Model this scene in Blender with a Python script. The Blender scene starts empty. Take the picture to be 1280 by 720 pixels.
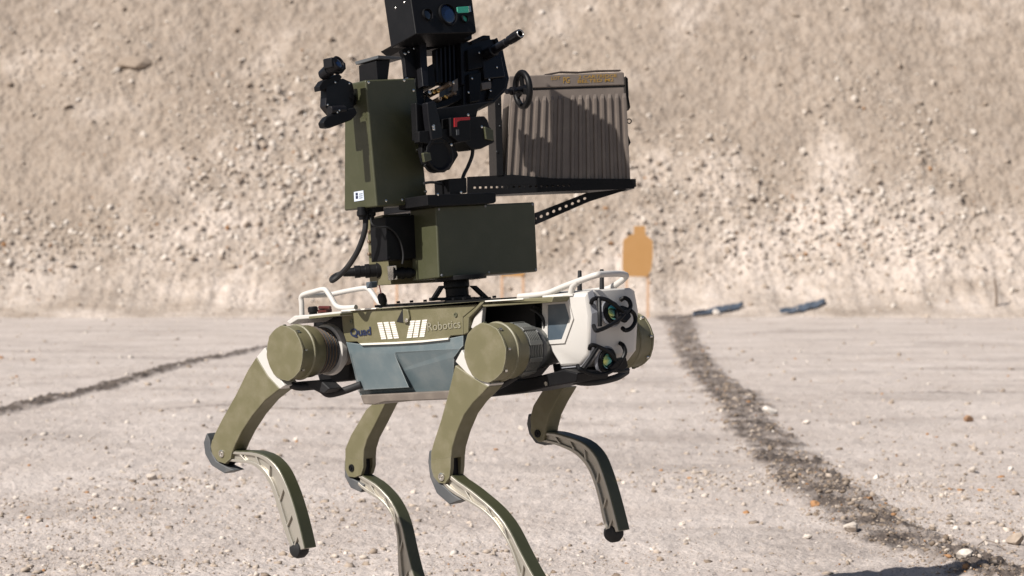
import bpy, math, random
import numpy as np
from mathutils import Vector, Matrix

random.seed(7)
rng = np.random.default_rng(11)
C = bpy.context.scene.collection
R = math.radians

# ------------------------------------------------------------------ camera, world, sun, exposure
IMG_W, IMG_H = 1280, 720
LENS = 100.0
FPX = LENS / 36.0 * IMG_W
CAM_H = 0.86
HOR = 322.2                                         # pixel row of the horizon
TILT = math.atan((360 - HOR) / FPX)
cam = bpy.data.cameras.new('camera')
cam.lens = LENS; cam.sensor_width = 36.0
cam.clip_start = 0.1; cam.clip_end = 2000
cam.dof.use_dof = True; cam.dof.focus_distance = 6.15; cam.dof.aperture_fstop = 10.0
cam_o = bpy.data.objects.new('camera', cam); C.objects.link(cam_o)
cam_o.location = (0, 0, CAM_H); cam_o.rotation_euler = (math.pi / 2 - TILT, 0, 0)
bpy.context.scene.camera = cam_o
CAM_M = Matrix.Rotation(math.pi / 2 - TILT, 3, 'X')
CAM_P = Vector((0, 0, CAM_H))

SUN_EL = R(43)
SUN_DIR = Vector((-0.770 * math.cos(SUN_EL), -0.638 * math.cos(SUN_EL), math.sin(SUN_EL))).normalized()   # towards the sun
world = bpy.data.worlds.new('World'); bpy.context.scene.world = world
world.use_nodes = True
wn = world.node_tree.nodes; wl = world.node_tree.links
bg = wn['Background']
sky = wn.new('ShaderNodeTexSky'); sky.sky_type = 'NISHITA'; sky.sun_disc = False
sky.sun_elevation = SUN_EL; sky.sun_rotation = math.atan2(SUN_DIR.x, SUN_DIR.y)
sky.air_density = 1.0; sky.dust_density = 1.5; sky.ozone_density = 1.0
wl.new(sky.outputs[0], bg.inputs[0]); bg.inputs[1].default_value = 0.05
sun = bpy.data.lights.new('sun', 'SUN'); sun.energy = 5.0; sun.angle = R(0.53); sun.color = (1.0, 0.95, 0.89)
sun_o = bpy.data.objects.new('sun', sun); C.objects.link(sun_o)
sun_o.rotation_euler = SUN_DIR.to_track_quat('Z', 'Y').to_euler(); sun_o.location = (-20, -20, 30)
sc = bpy.context.scene
sc.view_settings.view_transform = 'Standard'; sc.view_settings.look = 'None'
sc.view_settings.exposure = 0.54; sc.view_settings.gamma = 1.0; sc.view_settings.use_curve_mapping = False
sc.cycles.max_bounces = 6


def ray(px, py):
    return CAM_M @ Vector(((px - 640) / FPX, (360 - py) / FPX, -1.0))


def at_depth(px, py, d):            # world point seen at a pixel of the photograph, d metres along the view
    r = ray(px, py)
    return CAM_P + r * (d / r.y)


def on_ground(px, py, z=0.0):
    r = ray(px, py)
    return CAM_P + r * ((z - CAM_P.z) / r.z)


class Frame:
    def __init__(s, o, m):
        s.o = Vector(o); s.m = m.copy(); s.mi = m.transposed()

    def w(s, v):
        return s.o + s.m @ Vector(v)

    def l(s, v):
        return s.mi @ (Vector(v) - s.o)

    def U(s, px, py, ax, val):      # measured point: where the view ray meets the local plane ax = val
        a = 'xyz'.index(ax)
        o = s.l(CAM_P); d = s.mi @ ray(px, py)
        return o + d * ((val - o[a]) / d[a])

    def UP(s, px, py, p, n):        # the same for any local plane
        o = s.l(CAM_P); d = s.mi @ ray(px, py)
        p = Vector(p); n = Vector(n)
        return o + d * ((p - o).dot(n) / d.dot(n))

    def mat4(s):
        m = s.m.to_4x4(); m.translation = s.o
        return m


WORLD = Frame((0, 0, 0), Matrix.Identity(3))
ROOTF = {}

# ------------------------------------------------------------------ numpy noise


def _perm(seed):
    r = np.random.default_rng(seed); p = r.permutation(256)
    return np.concatenate([p, p, p])


def perlin(x, y, seed=0):
    p = _perm(seed)
    xi = np.floor(x).astype(np.int64); yi = np.floor(y).astype(np.int64)
    xf = x - xi; yf = y - yi
    u = xf * xf * xf * (xf * (xf * 6 - 15) + 10); v = yf * yf * yf * (yf * (yf * 6 - 15) + 10)
    xi &= 255; yi &= 255

    def g(ix, iy, dx, dy):
        h = p[p[ix & 255] + (iy & 255)] * (2 * np.pi / 256)
        return np.cos(h) * dx + np.sin(h) * dy
    a = g(xi, yi, xf, yf); b = g(xi + 1, yi, xf - 1, yf)
    c = g(xi, yi + 1, xf, yf - 1); d = g(xi + 1, yi + 1, xf - 1, yf - 1)
    return (a + u * (b - a)) + v * ((c + u * (d - c)) - (a + u * (b - a)))


def fbm(x, y, octv=4, seed=0, gain=0.5):
    s = 0; a = 1.0; f = 1.0
    for k in range(octv):
        s = s + a * perlin(x * f + 17.3 * k, y * f + 9.1 * k, seed + k); a *= gain; f *= 2.03
    return s


def sstep(a, b, x):
    t = np.clip((x - a) / (b - a), 0, 1)
    return t * t * (3 - 2 * t)


def grid_mesh(name, P, mat, attrs=None, smooth=True):
    n, m, _ = P.shape
    me = bpy.data.meshes.new(name)
    idx = np.arange(n * m).reshape(n, m)
    q = np.stack([idx[:-1, :-1], idx[:-1, 1:], idx[1:, 1:], idx[1:, :-1]], -1).reshape(-1, 4)
    me.vertices.add(n * m); me.vertices.foreach_set('co', P.reshape(-1).astype(np.float32))
    me.loops.add(q.size); me.loops.foreach_set('vertex_index', q.reshape(-1).astype(np.int32))
    me.polygons.add(len(q)); me.polygons.foreach_set('loop_start', (np.arange(len(q)) * 4).astype(np.int32))
    me.polygons.foreach_set('use_smooth', np.full(len(q), smooth))
    me.update(calc_edges=True)
    for k, v in (attrs or {}).items():
        at = me.attributes.new(k, 'FLOAT', 'POINT'); at.data.foreach_set('value', v.reshape(-1).astype(np.float32))
    me.materials.append(mat)
    return me


# ------------------------------------------------------------------ materials
MATS = {}


def nd(nt, t, **kw):
    n = nt.nodes.new(t)
    for k, v in kw.items():
        setattr(n, k, v)
    return n


def paint(name, col, rough=0.5, metal=0.0, var=0.12, scale=25.0, dust=0.12, bump=0.05, coat=0.0, dustcol=(0.34, 0.29, 0.24), spec=0.5, wear=None):
    m = bpy.data.materials.new(name); m.use_nodes = True
    nt = m.node_tree; b = nt.nodes['Principled BSDF']; L = nt.links.new
    tc = nd(nt, 'ShaderNodeTexCoord')
    n1 = nd(nt, 'ShaderNodeTexNoise'); n1.inputs['Scale'].default_value = scale; n1.inputs['Detail'].default_value = 6
    n2 = nd(nt, 'ShaderNodeTexNoise'); n2.inputs['Scale'].default_value = scale * 9; n2.inputs['Detail'].default_value = 4
    L(tc.outputs['Object'], n1.inputs['Vector']); L(tc.outputs['Object'], n2.inputs['Vector'])
    mx = nd(nt, 'ShaderNodeMix', data_type='RGBA')
    mx.inputs[6].default_value = (*[c * (1 - var) for c in col], 1); mx.inputs[7].default_value = (*[min(1, c * (1 + var)) for c in col], 1)
    L(n1.outputs[0], mx.inputs[0])
    mr = nd(nt, 'ShaderNodeMapRange'); mr.inputs[1].default_value = 0.45; mr.inputs[2].default_value = 0.8; mr.inputs[3].default_value = 0; mr.inputs[4].default_value = dust * 2
    mu = nd(nt, 'ShaderNodeMath', operation='MULTIPLY'); L(n1.outputs[0], mr.inputs[0]); L(mr.outputs[0], mu.inputs[0]); L(n2.outputs[0], mu.inputs[1])
    m2 = nd(nt, 'ShaderNodeMix', data_type='RGBA'); m2.inputs[7].default_value = (*dustcol, 1)
    L(mx.outputs[2], m2.inputs[6]); L(mu.outputs[0], m2.inputs[0])
    base_out = m2.outputs[2]
    if wear:
        ge = nd(nt, 'ShaderNodeNewGeometry'); bv = nd(nt, 'ShaderNodeBevel'); bv.samples = 4; bv.inputs['Radius'].default_value = 0.0035
        dt = nd(nt, 'ShaderNodeVectorMath', operation='DOT_PRODUCT'); L(ge.outputs['Normal'], dt.inputs[0]); L(bv.outputs[0], dt.inputs[1])
        pr = nd(nt, 'ShaderNodeMapRange'); pr.inputs[1].default_value = 0.99; pr.inputs[2].default_value = 0.85; pr.inputs[4].default_value = 1.5
        L(dt.outputs['Value'], pr.inputs[0])
        wm = nd(nt, 'ShaderNodeMath', operation='MULTIPLY'); wm.use_clamp = True; L(pr.outputs[0], wm.inputs[0]); L(n2.outputs[0], wm.inputs[1])
        m3 = nd(nt, 'ShaderNodeMix', data_type='RGBA'); m3.inputs[7].default_value = (*wear, 1); L(m2.outputs[2], m3.inputs[6]); L(wm.outputs[0], m3.inputs[0]); base_out = m3.outputs[2]
        # fine scratches
        wv = nd(nt, 'ShaderNodeTexVoronoi', feature='DISTANCE_TO_EDGE'); wv.inputs['Scale'].default_value = 7.0
        mp = nd(nt, 'ShaderNodeMapping'); mp.inputs['Scale'].default_value = (1.0, 1.0, 4.0); mp.inputs['Rotation'].default_value = (0.4, 0.9, 0.2)
        L(tc.outputs['Object'], mp.inputs[0]); L(mp.outputs[0], wv.inputs['Vector'])
        sr = nd(nt, 'ShaderNodeMapRange'); sr.inputs[1].default_value = 0.0; sr.inputs[2].default_value = 0.006; sr.inputs[3].default_value = 0.5; sr.inputs[4].default_value = 0.0
        L(wv.outputs['Distance'], sr.inputs[0])
        sm_ = nd(nt, 'ShaderNodeMath', operation='MULTIPLY'); L(sr.outputs[0], sm_.inputs[0]); L(mr.outputs[0], sm_.inputs[1])
        m4 = nd(nt, 'ShaderNodeMix', data_type='RGBA'); m4.inputs[7].default_value = (*wear, 1); L(base_out, m4.inputs[6]); L(sm_.outputs[0], m4.inputs[0]); base_out = m4.outputs[2]
    L(base_out, b.inputs['Base Color'])
    rr = nd(nt, 'ShaderNodeMapRange'); rr.inputs[3].default_value = max(0.05, rough - 0.1); rr.inputs[4].default_value = min(1, rough + 0.12)
    L(n2.outputs[0], rr.inputs[0]); L(rr.outputs[0], b.inputs['Roughness'])
    b.inputs['Metallic'].default_value = metal; b.inputs['Coat Weight'].default_value = coat
    b.inputs['Specular IOR Level'].default_value = spec
    if bump:
        bp = nd(nt, 'ShaderNodeBump'); bp.inputs['Strength'].default_value = bump; bp.inputs['Distance'].default_value = 0.002
        L(n2.outputs[0], bp.inputs['Height']); L(bp.outputs[0], b.inputs['Normal'])
    MATS[name] = m
    return m


OLIVE = paint('olive_paint', (0.117, 0.106, 0.055), 0.5, dust=0.18, wear=(0.26, 0.25, 0.19))
OLIVE_D = paint('dark_olive_paint', (0.0408, 0.0425, 0.0195), 0.46, var=0.05, dust=0.03, wear=(0.15, 0.15, 0.10))
BLUEGREY = paint('blue_grey_paint', (0.1000, 0.1320, 0.1440), 0.32, dust=0.14, var=0.16, wear=(0.30, 0.33, 0.33))
WHITE = paint('white_shell', (0.4800, 0.4600, 0.4320), 0.42, var=0.04, dust=0.10)
GREYSHELL = paint('pale_grey_trim', (0.19, 0.195, 0.215), 0.45, var=0.05)
BLACK = paint('black_metal', (0.0051, 0.0051, 0.0059), 0.48, dust=0.006, var=0.3, spec=0.18)
BLACK2 = paint('black_fabric_rubber', (0.011, 0.011, 0.012), 0.65, dust=0.03, spec=0.35, var=0.3, bump=0.2)
GUN = paint('gun_metal', (0.0068, 0.0068, 0.0085), 0.36, dust=0.008, var=0.3, spec=0.25)
SLATE = paint('slate_panel', (0.0560, 0.0760, 0.0960), 0.35, dust=0.08)
STEEL = paint('bright_steel', (0.62, 0.60, 0.56), 0.25, metal=1.0, dust=0.0)
ALU = paint('champagne_aluminium', (0.4000, 0.3760, 0.3280), 0.36, metal=0.6, dust=0.12)
COPPER = paint('copper_ring', (0.2400, 0.1760, 0.1280), 0.4, metal=0.6, dust=0.1)
MOTOR = paint('grey_motor', (0.1360, 0.1400, 0.1320), 0.4, metal=0.4, dust=0.15)
BRASS = paint('brass', (0.55, 0.36, 0.13), 0.25, metal=1.0, dust=0.0)
CANM = paint('brown_grey_can', (0.125, 0.102, 0.087), 0.45, dust=0.12, var=0.08)
GREYRUB = paint('grey_rubber', (0.0600, 0.0640, 0.0680), 0.6, dust=0.12)
BUMPER = paint('brown_grey_bumper', (0.1200, 0.1000, 0.0840), 0.5, dust=0.25)
RED = paint('red_paint', (0.3600, 0.0120, 0.0160), 0.4, dust=0.0)
REDD = paint('dull_red', (0.07, 0.012, 0.009), 0.4, dust=0.05)
NAVY = paint('navy_print', (0.010, 0.016, 0.045), 0.5, dust=0.0, var=0.1)
PALEPRINT = paint('pale_print', (0.2400, 0.2240, 0.1680), 0.5, dust=0.0, var=0.05)
WHITEPRINT = paint('white_print', (0.6400, 0.6080, 0.5440), 0.5, dust=0.0, var=0.03)
YELLOW = paint('yellow_print', (0.27, 0.155, 0.022), 0.5, dust=0.1, var=0.2)
STICKER = paint('sticker_white', (0.4960, 0.5440, 0.6240), 0.4, dust=0.0, var=0.05)
CARD = paint('cardboard', (0.4000, 0.2160, 0.0760), 0.8, dust=0.05, var=0.05, scale=6)
WOOD = paint('pale_wood', (0.4960, 0.3200, 0.2080), 0.8, dust=0.05, var=0.1)
DARKWOOD = paint('weathered_wood', (0.17, 0.13, 0.10), 0.8, dust=0.2, var=0.2)
SHADOW_BLUE = paint('blue_shadow', (0.055, 0.075, 0.105), 0.6, dust=0.25, var=0.2)  # cast shade as a flat colour, for the strips at the berm foot
STRAP = paint('dark_strap', (0.05, 0.035, 0.03), 0.7)


def lens_mat(name, col, film, rough=0.06):
    m = bpy.data.materials.new(name); m.use_nodes = True
    b = m.node_tree.nodes['Principled BSDF']
    b.inputs['Base Color'].default_value = (*col, 1); b.inputs['Roughness'].default_value = rough
    b.inputs['Coat Weight'].default_value = 1.0; b.inputs['Coat Roughness'].default_value = 0.02
    if film:
        b.inputs['Specular IOR Level'].default_value = 1.0
        b.inputs['Thin Film Thickness'].default_value = film; b.inputs['Thin Film IOR'].default_value = 1.8
    return m


LENS_BLUE = lens_mat('blue_coated_glass', (0.004, 0.013, 0.045), 0, 0.15)
LENS_GREEN = lens_mat('green_coated_glass', (0.035, 0.26, 0.17), 0, 0.25)
LENS_EYE = lens_mat('iridescent_glass', (0.004, 0.010, 0.012), 0)
_nt = LENS_EYE.node_tree; _lw = nd(_nt, 'ShaderNodeLayerWeight'); _lw.inputs[0].default_value = 0.5
_cr = nd(_nt, 'ShaderNodeValToRGB')
_cr.color_ramp.elements[0].position = 0.05; _cr.color_ramp.elements[0].color = (0.30, 0.34, 0.10, 1)
_cr.color_ramp.elements[1].position = 0.75; _cr.color_ramp.elements[1].color = (0.010, 0.012, 0.05, 1)
_e = _cr.color_ramp.elements.new(0.22); _e.color = (0.03, 0.22, 0.20, 1)
_e = _cr.color_ramp.elements.new(0.42); _e.color = (0.01, 0.06, 0.14, 1)
_nt.links.new(_lw.outputs['Facing'], _cr.inputs[0]); _nt.links.new(_cr.outputs[0], _nt.nodes['Principled BSDF'].inputs['Base Color'])
_nt.nodes['Principled BSDF'].inputs['Metallic'].default_value = 0.85; _nt.nodes['Principled BSDF'].inputs['Roughness'].default_value = 0.12
LENS_DARK = lens_mat('dark_glass', (0.006, 0.007, 0.012), 0, 0.1)


# ------------------------------------------------------------------ mesh builder
class MB:
    def __init__(s, frame=WORLD):
        s.f = frame; s.v = []; s.fc = []

    def add(s, verts, faces):
        n = len(s.v)
        s.v += [s.f.w(v) for v in verts]
        s.fc += [tuple(i + n for i in f) for f in faces]
        return s

    def prism(s, poly, off):                    # poly: local 3-D outline, off: local extrusion vector
        n = len(poly); off = Vector(off)
        a = [Vector(p) for p in poly]
        nrm = Vector((0, 0, 0))
        for i in range(n):
            nrm += a[i].cross(a[(i + 1) % n])
        if nrm.dot(off) > 0:
            a.reverse()
        b = [p + off for p in a]
        s.add(a + b, [tuple(range(n))] + [tuple(range(2 * n - 1, n - 1, -1))] +
              [(i, i + n, (i + 1) % n + n, (i + 1) % n) for i in range(n)])
        return s

    def hexa(s, f4, b4):                        # front quad and back quad, same order
        vs = [Vector(p) for p in list(f4) + list(b4)]
        fs = [(0, 1, 2, 3), (7, 6, 5, 4), (0, 4, 5, 1), (1, 5, 6, 2), (2, 6, 7, 3), (3, 7, 4, 0)]
        c = sum(vs, Vector()) / 8
        n = (vs[1] - vs[0]).cross(vs[2] - vs[0])
        if n.dot(vs[0] - c) < 0:
            fs = [tuple(reversed(q)) for q in fs]
        return s.add(vs, fs)

    def box(s, c, d):
        x, y, z = c; a, b, h = [q / 2 for q in d]
        f = [(x + a, y - b, z - h), (x + a, y + b, z - h), (x + a, y + b, z + h), (x + a, y - b, z + h)]
        k = [(x - a, q[1], q[2]) for q in f]
        return s.hexa(f, k)

    @staticmethod
    def _basis(d):
        d = Vector(d).normalized()
        u = d.orthogonal().normalized()
        if abs(d.z) < 0.95:
            u = d.cross(Vector((0, 0, 1))).normalized()
        return d, u, d.cross(u)

    def lathe(s, p, d, prof, seg=28, cap=True):  # prof: (distance along d, radius)
        d, u, v = s._basis(d); p = Vector(p)
        vs = []; fs = []
        for t, r in prof:
            for k in range(seg):
                a = 2 * math.pi * k / seg
                vs.append(p + d * t + (u * math.cos(a) + v * math.sin(a)) * r)
        for i in range(len(prof) - 1):
            for k in range(seg):
                k2 = (k + 1) % seg
                fs.append((i * seg + k, i * seg + k2, (i + 1) * seg + k2, (i + 1) * seg + k))
        if cap:
            fs.append(tuple(range(seg - 1, -1, -1)))
            fs.append(tuple(range((len(prof) - 1) * seg, len(prof) * seg)))
        return s.add(vs, fs)

    def cyl(s, p0, p1, r, seg=20, r1=None):
        p0 = Vector(p0); p1 = Vector(p1)
        return s.lathe(p0, p1 - p0, [(0, r), ((p1 - p0).length, r1 if r1 is not None else r)], seg)

    def tube(s, pts, r, seg=10, sub=4, rad=None):
        pts = [Vector(p) for p in pts]
        if sub > 1 and len(pts) > 2:
            q = []
            for i in range(len(pts) - 1):
                a = pts[max(i - 1, 0)]; b = pts[i]; c = pts[i + 1]; e = pts[min(i + 2, len(pts) - 1)]
                for k in range(sub):
                    t = k / sub
                    q.append(0.5 * ((2 * b) + (c - a) * t + (2 * a - 5 * b + 4 * c - e) * t * t + (3 * b - a - 3 * c + e) * t ** 3))
            q.append(pts[-1]); pts = q
        vs = []; fs = []; u = None
        for i, p in enumerate(pts):
            d = (pts[min(i + 1, len(pts) - 1)] - pts[max(i - 1, 0)]).normalized()
            if u is None:
                u = d.orthogonal().normalized()
            u = (u - d * u.dot(d)).normalized(); v = d.cross(u)
            rr = r if rad is None else r * np.interp(i / (len(pts) - 1), np.linspace(0, 1, len(rad)), rad)
            for k in range(seg):
                a = 2 * math.pi * k / seg
                vs.append(p + (u * math.cos(a) + v * math.sin(a)) * rr)
        for i in range(len(pts) - 1):
            for k in range(seg):
                k2 = (k + 1) % seg
                fs.append((i * seg + k, i * seg + k2, (i + 1) * seg + k2, (i + 1) * seg + k))
        fs.append(tuple(range(seg - 1, -1, -1))); n = len(pts)
        fs.append(tuple(range((n - 1) * seg, n * seg)))
        return s.add(vs, fs)

    def torus(s, c, d, R_, r, seg=36, ms=10):
        d, u, v = s._basis(d); c = Vector(c); vs = []; fs = []
        for i in range(seg):
            a = 2 * math.pi * i / seg; e = u * math.cos(a) + v * math.sin(a)
            for k in range(ms):
                b = 2 * math.pi * k / ms
                vs.append(c + e * (R_ + r * math.cos(b)) + d * (r * math.sin(b)))
        for i in range(seg):
            for k in range(ms):
                i2 = (i + 1) % seg; k2 = (k + 1) % ms
                fs.append((i * ms + k, i2 * ms + k, i2 * ms + k2, i * ms + k2))
        return s.add(vs, fs)

    def dome(s, c, d, r, h, seg=24, rings=6):
        return s.lathe(c, d, [(h * math.sin(k / rings * math.pi / 2), r * max(0.02, math.cos(k / rings * math.pi / 2))) for k in range(rings + 1)], seg)

    def bar(s, p0, p1, w, h, up=(0, 0, 1)):      # rectangular bar
        p0 = Vector(p0); p1 = Vector(p1); d = (p1 - p0).normalized()
        u = d.cross(Vector(up)).normalized(); v = u.cross(d)
        q = [u * w / 2 + v * h / 2, -u * w / 2 + v * h / 2, -u * w / 2 - v * h / 2, u * w / 2 - v * h / 2]
        return s.hexa([p0 + k for k in q], [p1 + k for k in q])

    def holed_strip(s, a0, a1, b1, b0, n, off, hr=0.5, fill=0.62, square=False):
        # quad a0-a1 (one long side) and b0-b1 (other long side), n cells each with a hole through the thickness
        a0, a1, b0, b1 = map(Vector, (a0, a1, b0, b1)); off = Vector(off); seg = 4 if square else 16
        for c in range(n):
            P = a0.lerp(a1, c / n); Q = a0.lerp(a1, (c + 1) / n); S_ = b0.lerp(b1, (c + 1) / n); T_ = b0.lerp(b1, c / n)
            cen = (P + Q + S_ + T_) / 4; ex = (Q - P + S_ - T_) / 4; ey = (T_ - P + S_ - Q) / 4
            vs = []
            for k in range(seg):
                an = 2 * math.pi * (k + (0.5 if square else 0.0)) / seg
                cx, cy = math.cos(an), math.sin(an); m = max(abs(cx), abs(cy))
                vs.append(cen + ex * cx / m + ey * cy / m)
            for k in range(seg):
                an = 2 * math.pi * (k + (0.5 if square else 0.0)) / seg
                f = 1.2 if square else 1.0
                vs.append(cen + ex * math.cos(an) * fill * f + ey * math.sin(an) * hr * f)
            vs += [v + off for v in vs]
            fs = []
            m = 2 * seg
            for k in range(seg):
                k2 = (k + 1) % seg
                fs += [(k, k2, seg + k2, seg + k), (m + k2, m + k, m + seg + k, m + seg + k2), (seg + k, seg + k2, m + seg + k2, m + seg + k),
                       (k2, k, m + k, m + k2)]
            s.add(vs, fs)
        return s

    def mirror(s):                               # adds the y-mirrored copy in the local frame
        n = len(s.v); loc = [s.f.l(v) for v in s.v]
        s.v += [s.f.w((q.x, -q.y, q.z)) for q in loc]
        s.fc += [tuple(i + n for i in reversed(f)) for f in list(s.fc)]
        return s

    def pair(s, name, mat, parent, bevel=0.0, **kw):       # this piece and its twin on the other flank
        o = s.build(name, mat, parent, bevel, **kw)
        m = MB(s.f); m.v = [s.f.w((q.x, -q.y, q.z)) for q in (s.f.l(v) for v in s.v)]; m.fc = [tuple(reversed(f)) for f in s.fc]
        m.build(name, mat, parent, bevel, **kw)
        return o

    def build(s, name, mat, parent=None, bevel=0.0, smooth=True, ang=35, kind=None, label=None, bseg=2):
        vs = s.v
        if parent is not None:
            r = parent
            while r.parent is not None:
                r = r.parent
            F = ROOTF[r.name]; vs = [F.l(v) for v in vs]
        me = bpy.data.meshes.new(name)
        me.from_pydata([tuple(v) for v in vs], [], s.fc); me.materials.append(mat)
        if smooth:
            me.polygons.foreach_set('use_smooth', [True] * len(me.polygons))
            me.set_sharp_from_angle(angle=R(ang))
        me.update()
        o = bpy.data.objects.new(name, me); C.objects.link(o)
        if parent is not None:
            o.parent = parent
        if bevel:
            b = o.modifiers.new('bevel', 'BEVEL'); b.width = bevel; b.segments = bseg; b.limit_method = 'ANGLE'; b.angle_limit = R(40)
            b.harden_normals = True
        if kind: o['kind'] = kind
        if label: o['label'] = label
        return o


def thing(name, label, cat, frame, group=None):
    o = bpy.data.objects.new(name, None); C.objects.link(o)
    o.empty_display_size = 0.1
    o.matrix_world = frame.mat4()
    o['label'] = label; o['category'] = cat
    if group: o['group'] = group
    ROOTF[o.name] = frame
    return o


def tag(o, label, cat, group=None):
    o['label'] = label; o['category'] = cat
    if group: o['group'] = group
    return o


def text_mb(frame, body, origin, right, up, bold=0.0, depth=0.0006, spacing=1.0, cap=0.69):
    """text laid on a local plane: origin = baseline left, right = vector spanning the word, up = cap height vector"""
    cu = bpy.data.curves.new('text', 'FONT'); cu.body = body; cu.offset = bold; cu.space_character = spacing
    cu.resolution_u = 3
    o = bpy.data.objects.new('text', cu); C.objects.link(o)
    bpy.context.view_layer.update()
    me = bpy.data.meshes.new_from_object(o.evaluated_get(bpy.context.evaluated_depsgraph_get()))
    vs = [v.co.copy() for v in me.vertices]; fs = [tuple(p.vertices) for p in me.polygons]
    bpy.data.objects.remove(o); bpy.data.curves.remove(cu); bpy.data.meshes.remove(me)
    x0 = min(v.x for v in vs); x1 = max(v.x for v in vs)
    origin = Vector(origin); right = Vector(right); up = Vector(up); n = right.cross(up).normalized() * depth
    mb = MB(frame)
    mb.add([origin + right * ((v.x - x0) / (x1 - x0)) + up * (v.y / cap) + n for v in vs], fs)
    return mb


# ================================================================== SETTING: ground and berm
def ground_material():
    m = bpy.data.materials.new('sandy_ground'); m.use_nodes = True
    nt = m.node_tree; b = nt.nodes['Principled BSDF']; L = nt.links.new
    g = nd(nt, 'ShaderNodeNewGeometry')
    n1 = nd(nt, 'ShaderNodeTexNoise'); n1.inputs['Scale'].default_value = 0.9; n1.inputs['Detail'].default_value = 8; n1.inputs['Roughness'].default_value = 0.6
    n2 = nd(nt, 'ShaderNodeTexNoise'); n2.inputs['Scale'].default_value = 14; n2.inputs['Detail'].default_value = 8; n2.inputs['Roughness'].default_value = 0.7
    n3 = nd(nt, 'ShaderNodeTexNoise'); n3.inputs['Scale'].default_value = 150; n3.inputs['Detail'].default_value = 5
    for n in (n1, n2, n3):
        L(g.outputs['Position'], n.inputs['Vector'])
    r1 = nd(nt, 'ShaderNodeValToRGB')
    r1.color_ramp.elements[0].position = 0.3; r1.color_ramp.elements[0].color = (0.345, 0.292, 0.258, 1)
    r1.color_ramp.elements[1].position = 0.68; r1.color_ramp.elements[1].color = (0.540, 0.482, 0.444, 1)
    ad = nd(nt, 'ShaderNodeMath', operation='MULTIPLY_ADD'); ad.inputs[1].default_value = 0.45
    su = nd(nt, 'ShaderNodeMath', operation='MULTIPLY_ADD'); su.inputs[1].default_value = 0.55
    L(n2.outputs[0], ad.inputs[0]); L(n1.outputs[0], su.inputs[0]); su.inputs[2].default_value = 0.0
    L(su.outputs[0], ad.inputs[2]); L(ad.outputs[0], r1.inputs[0])
    at = nd(nt, 'ShaderNodeAttribute', attribute_name='damp_shade')
    mx = nd(nt, 'ShaderNodeMix', data_type='RGBA')
    r2 = nd(nt, 'ShaderNodeValToRGB')
    r2.color_ramp.elements[0].position = 0.35; r2.color_ramp.elements[0].color = (0.048, 0.040, 0.037, 1)
    r2.color_ramp.elements[1].position = 0.7; r2.color_ramp.elements[1].color = (0.184, 0.148, 0.124, 1)
    L(n2.outputs[0], r2.inputs[0])
    L(at.outputs['Fac'], mx.inputs[0]); L(r1.outputs[0], mx.inputs[6]); L(r2.outputs[0], mx.inputs[7])
    sp = nd(nt, 'ShaderNodeMapRange'); sp.inputs[1].default_value = 0.3; sp.inputs[2].default_value = 0.7; sp.inputs[3].default_value = 0.78; sp.inputs[4].default_value = 1.2
    L(n3.outputs[0], sp.inputs[0])
    vm = nd(nt, 'ShaderNodeVectorMath', operation='SCALE'); L(mx.outputs[2], vm.inputs[0]); L(sp.outputs[0], vm.inputs['Scale'])
    L(vm.outputs[0], b.inputs['Base Color']); b.inputs['Roughness'].default_value = 0.95; b.inputs['Specular IOR Level'].default_value = 0.15
    bp = nd(nt, 'ShaderNodeBump'); bp.inputs['Strength'].default_value = 0.6; bp.inputs['Distance'].default_value = 0.010
    hs_ = nd(nt, 'ShaderNodeMath', operation='MULTIPLY_ADD'); hs_.inputs[1].default_value = 2.5; L(n2.outputs[0], hs_.inputs[0])
    vo = nd(nt, 'ShaderNodeTexVoronoi'); vo.inputs['Scale'].default_value = 65; vo.inputs['Randomness'].default_value = 1.0; L(g.outputs['Position'], vo.inputs['Vector'])
    va = nd(nt, 'ShaderNodeMath', operation='MULTIPLY_ADD'); va.inputs[1].default_value = -0.9; L(vo.outputs['Distance'], va.inputs[0]); L(n3.outputs[0], va.inputs[2]); L(va.outputs[0], hs_.inputs[2])
    L(hs_.outputs[0], bp.inputs['Height']); L(bp.outputs[0], b.inputs['Normal'])
    return m


RUT_R = [(843, 396), (850, 408), (855, 425), (863, 442), (886, 470), (916, 500), (954, 545), (1018, 607), (1095, 662), (1205, 706), (1290, 735), (1400, 775)]
RUT_RW = [0.30, 0.22, 0.16, 0.155, 0.16, 0.165, 0.16, 0.145, 0.145, 0.14, 0.14, 0.14]
RUT_L = [(-160, 552), (0, 514), (60, 500), (120, 488), (180, 470), (240, 452), (320, 437), (420, 425)]
RUT_LW = [0.09, 0.10, 0.10, 0.10, 0.10, 0.10, 0.09, 0.03]
RUT_M = [(200, 512), (290, 508), (350, 512), (440, 513), (520, 511)]
RUT_M2 = [(1060, 493), (1120, 491), (1215, 492), (1300, 489)]
RUT_F = [(930, 418), (1000, 415), (1080, 412)]
RUT_MW = [0.05, 0.13, 0.12, 0.12, 0.03]


def path_dist(X, Y, path, widths):
    pts = [on_ground(*p) for p in path]
    best = np.full(X.shape, 1e9); bw = np.full(X.shape, 0.1); side = np.zeros(X.shape)
    for i in range(len(pts) - 1):
        a, b = pts[i], pts[i + 1]
        dx, dy = b.x - a.x, b.y - a.y; L2 = dx * dx + dy * dy
        t = np.clip(((X - a.x) * dx + (Y - a.y) * dy) / L2, 0, 1)
        d = np.hypot(X - a.x - t * dx, Y - a.y - t * dy)
        w = widths[i] + (widths[i + 1] - widths[i]) * t
        k = d < best
        best = np.where(k, d, best); bw = np.where(k, w, bw)
        side = np.where(k, np.sign(dx * (Y - a.y) - dy * (X - a.x)), side)
    return best, bw, side


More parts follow.
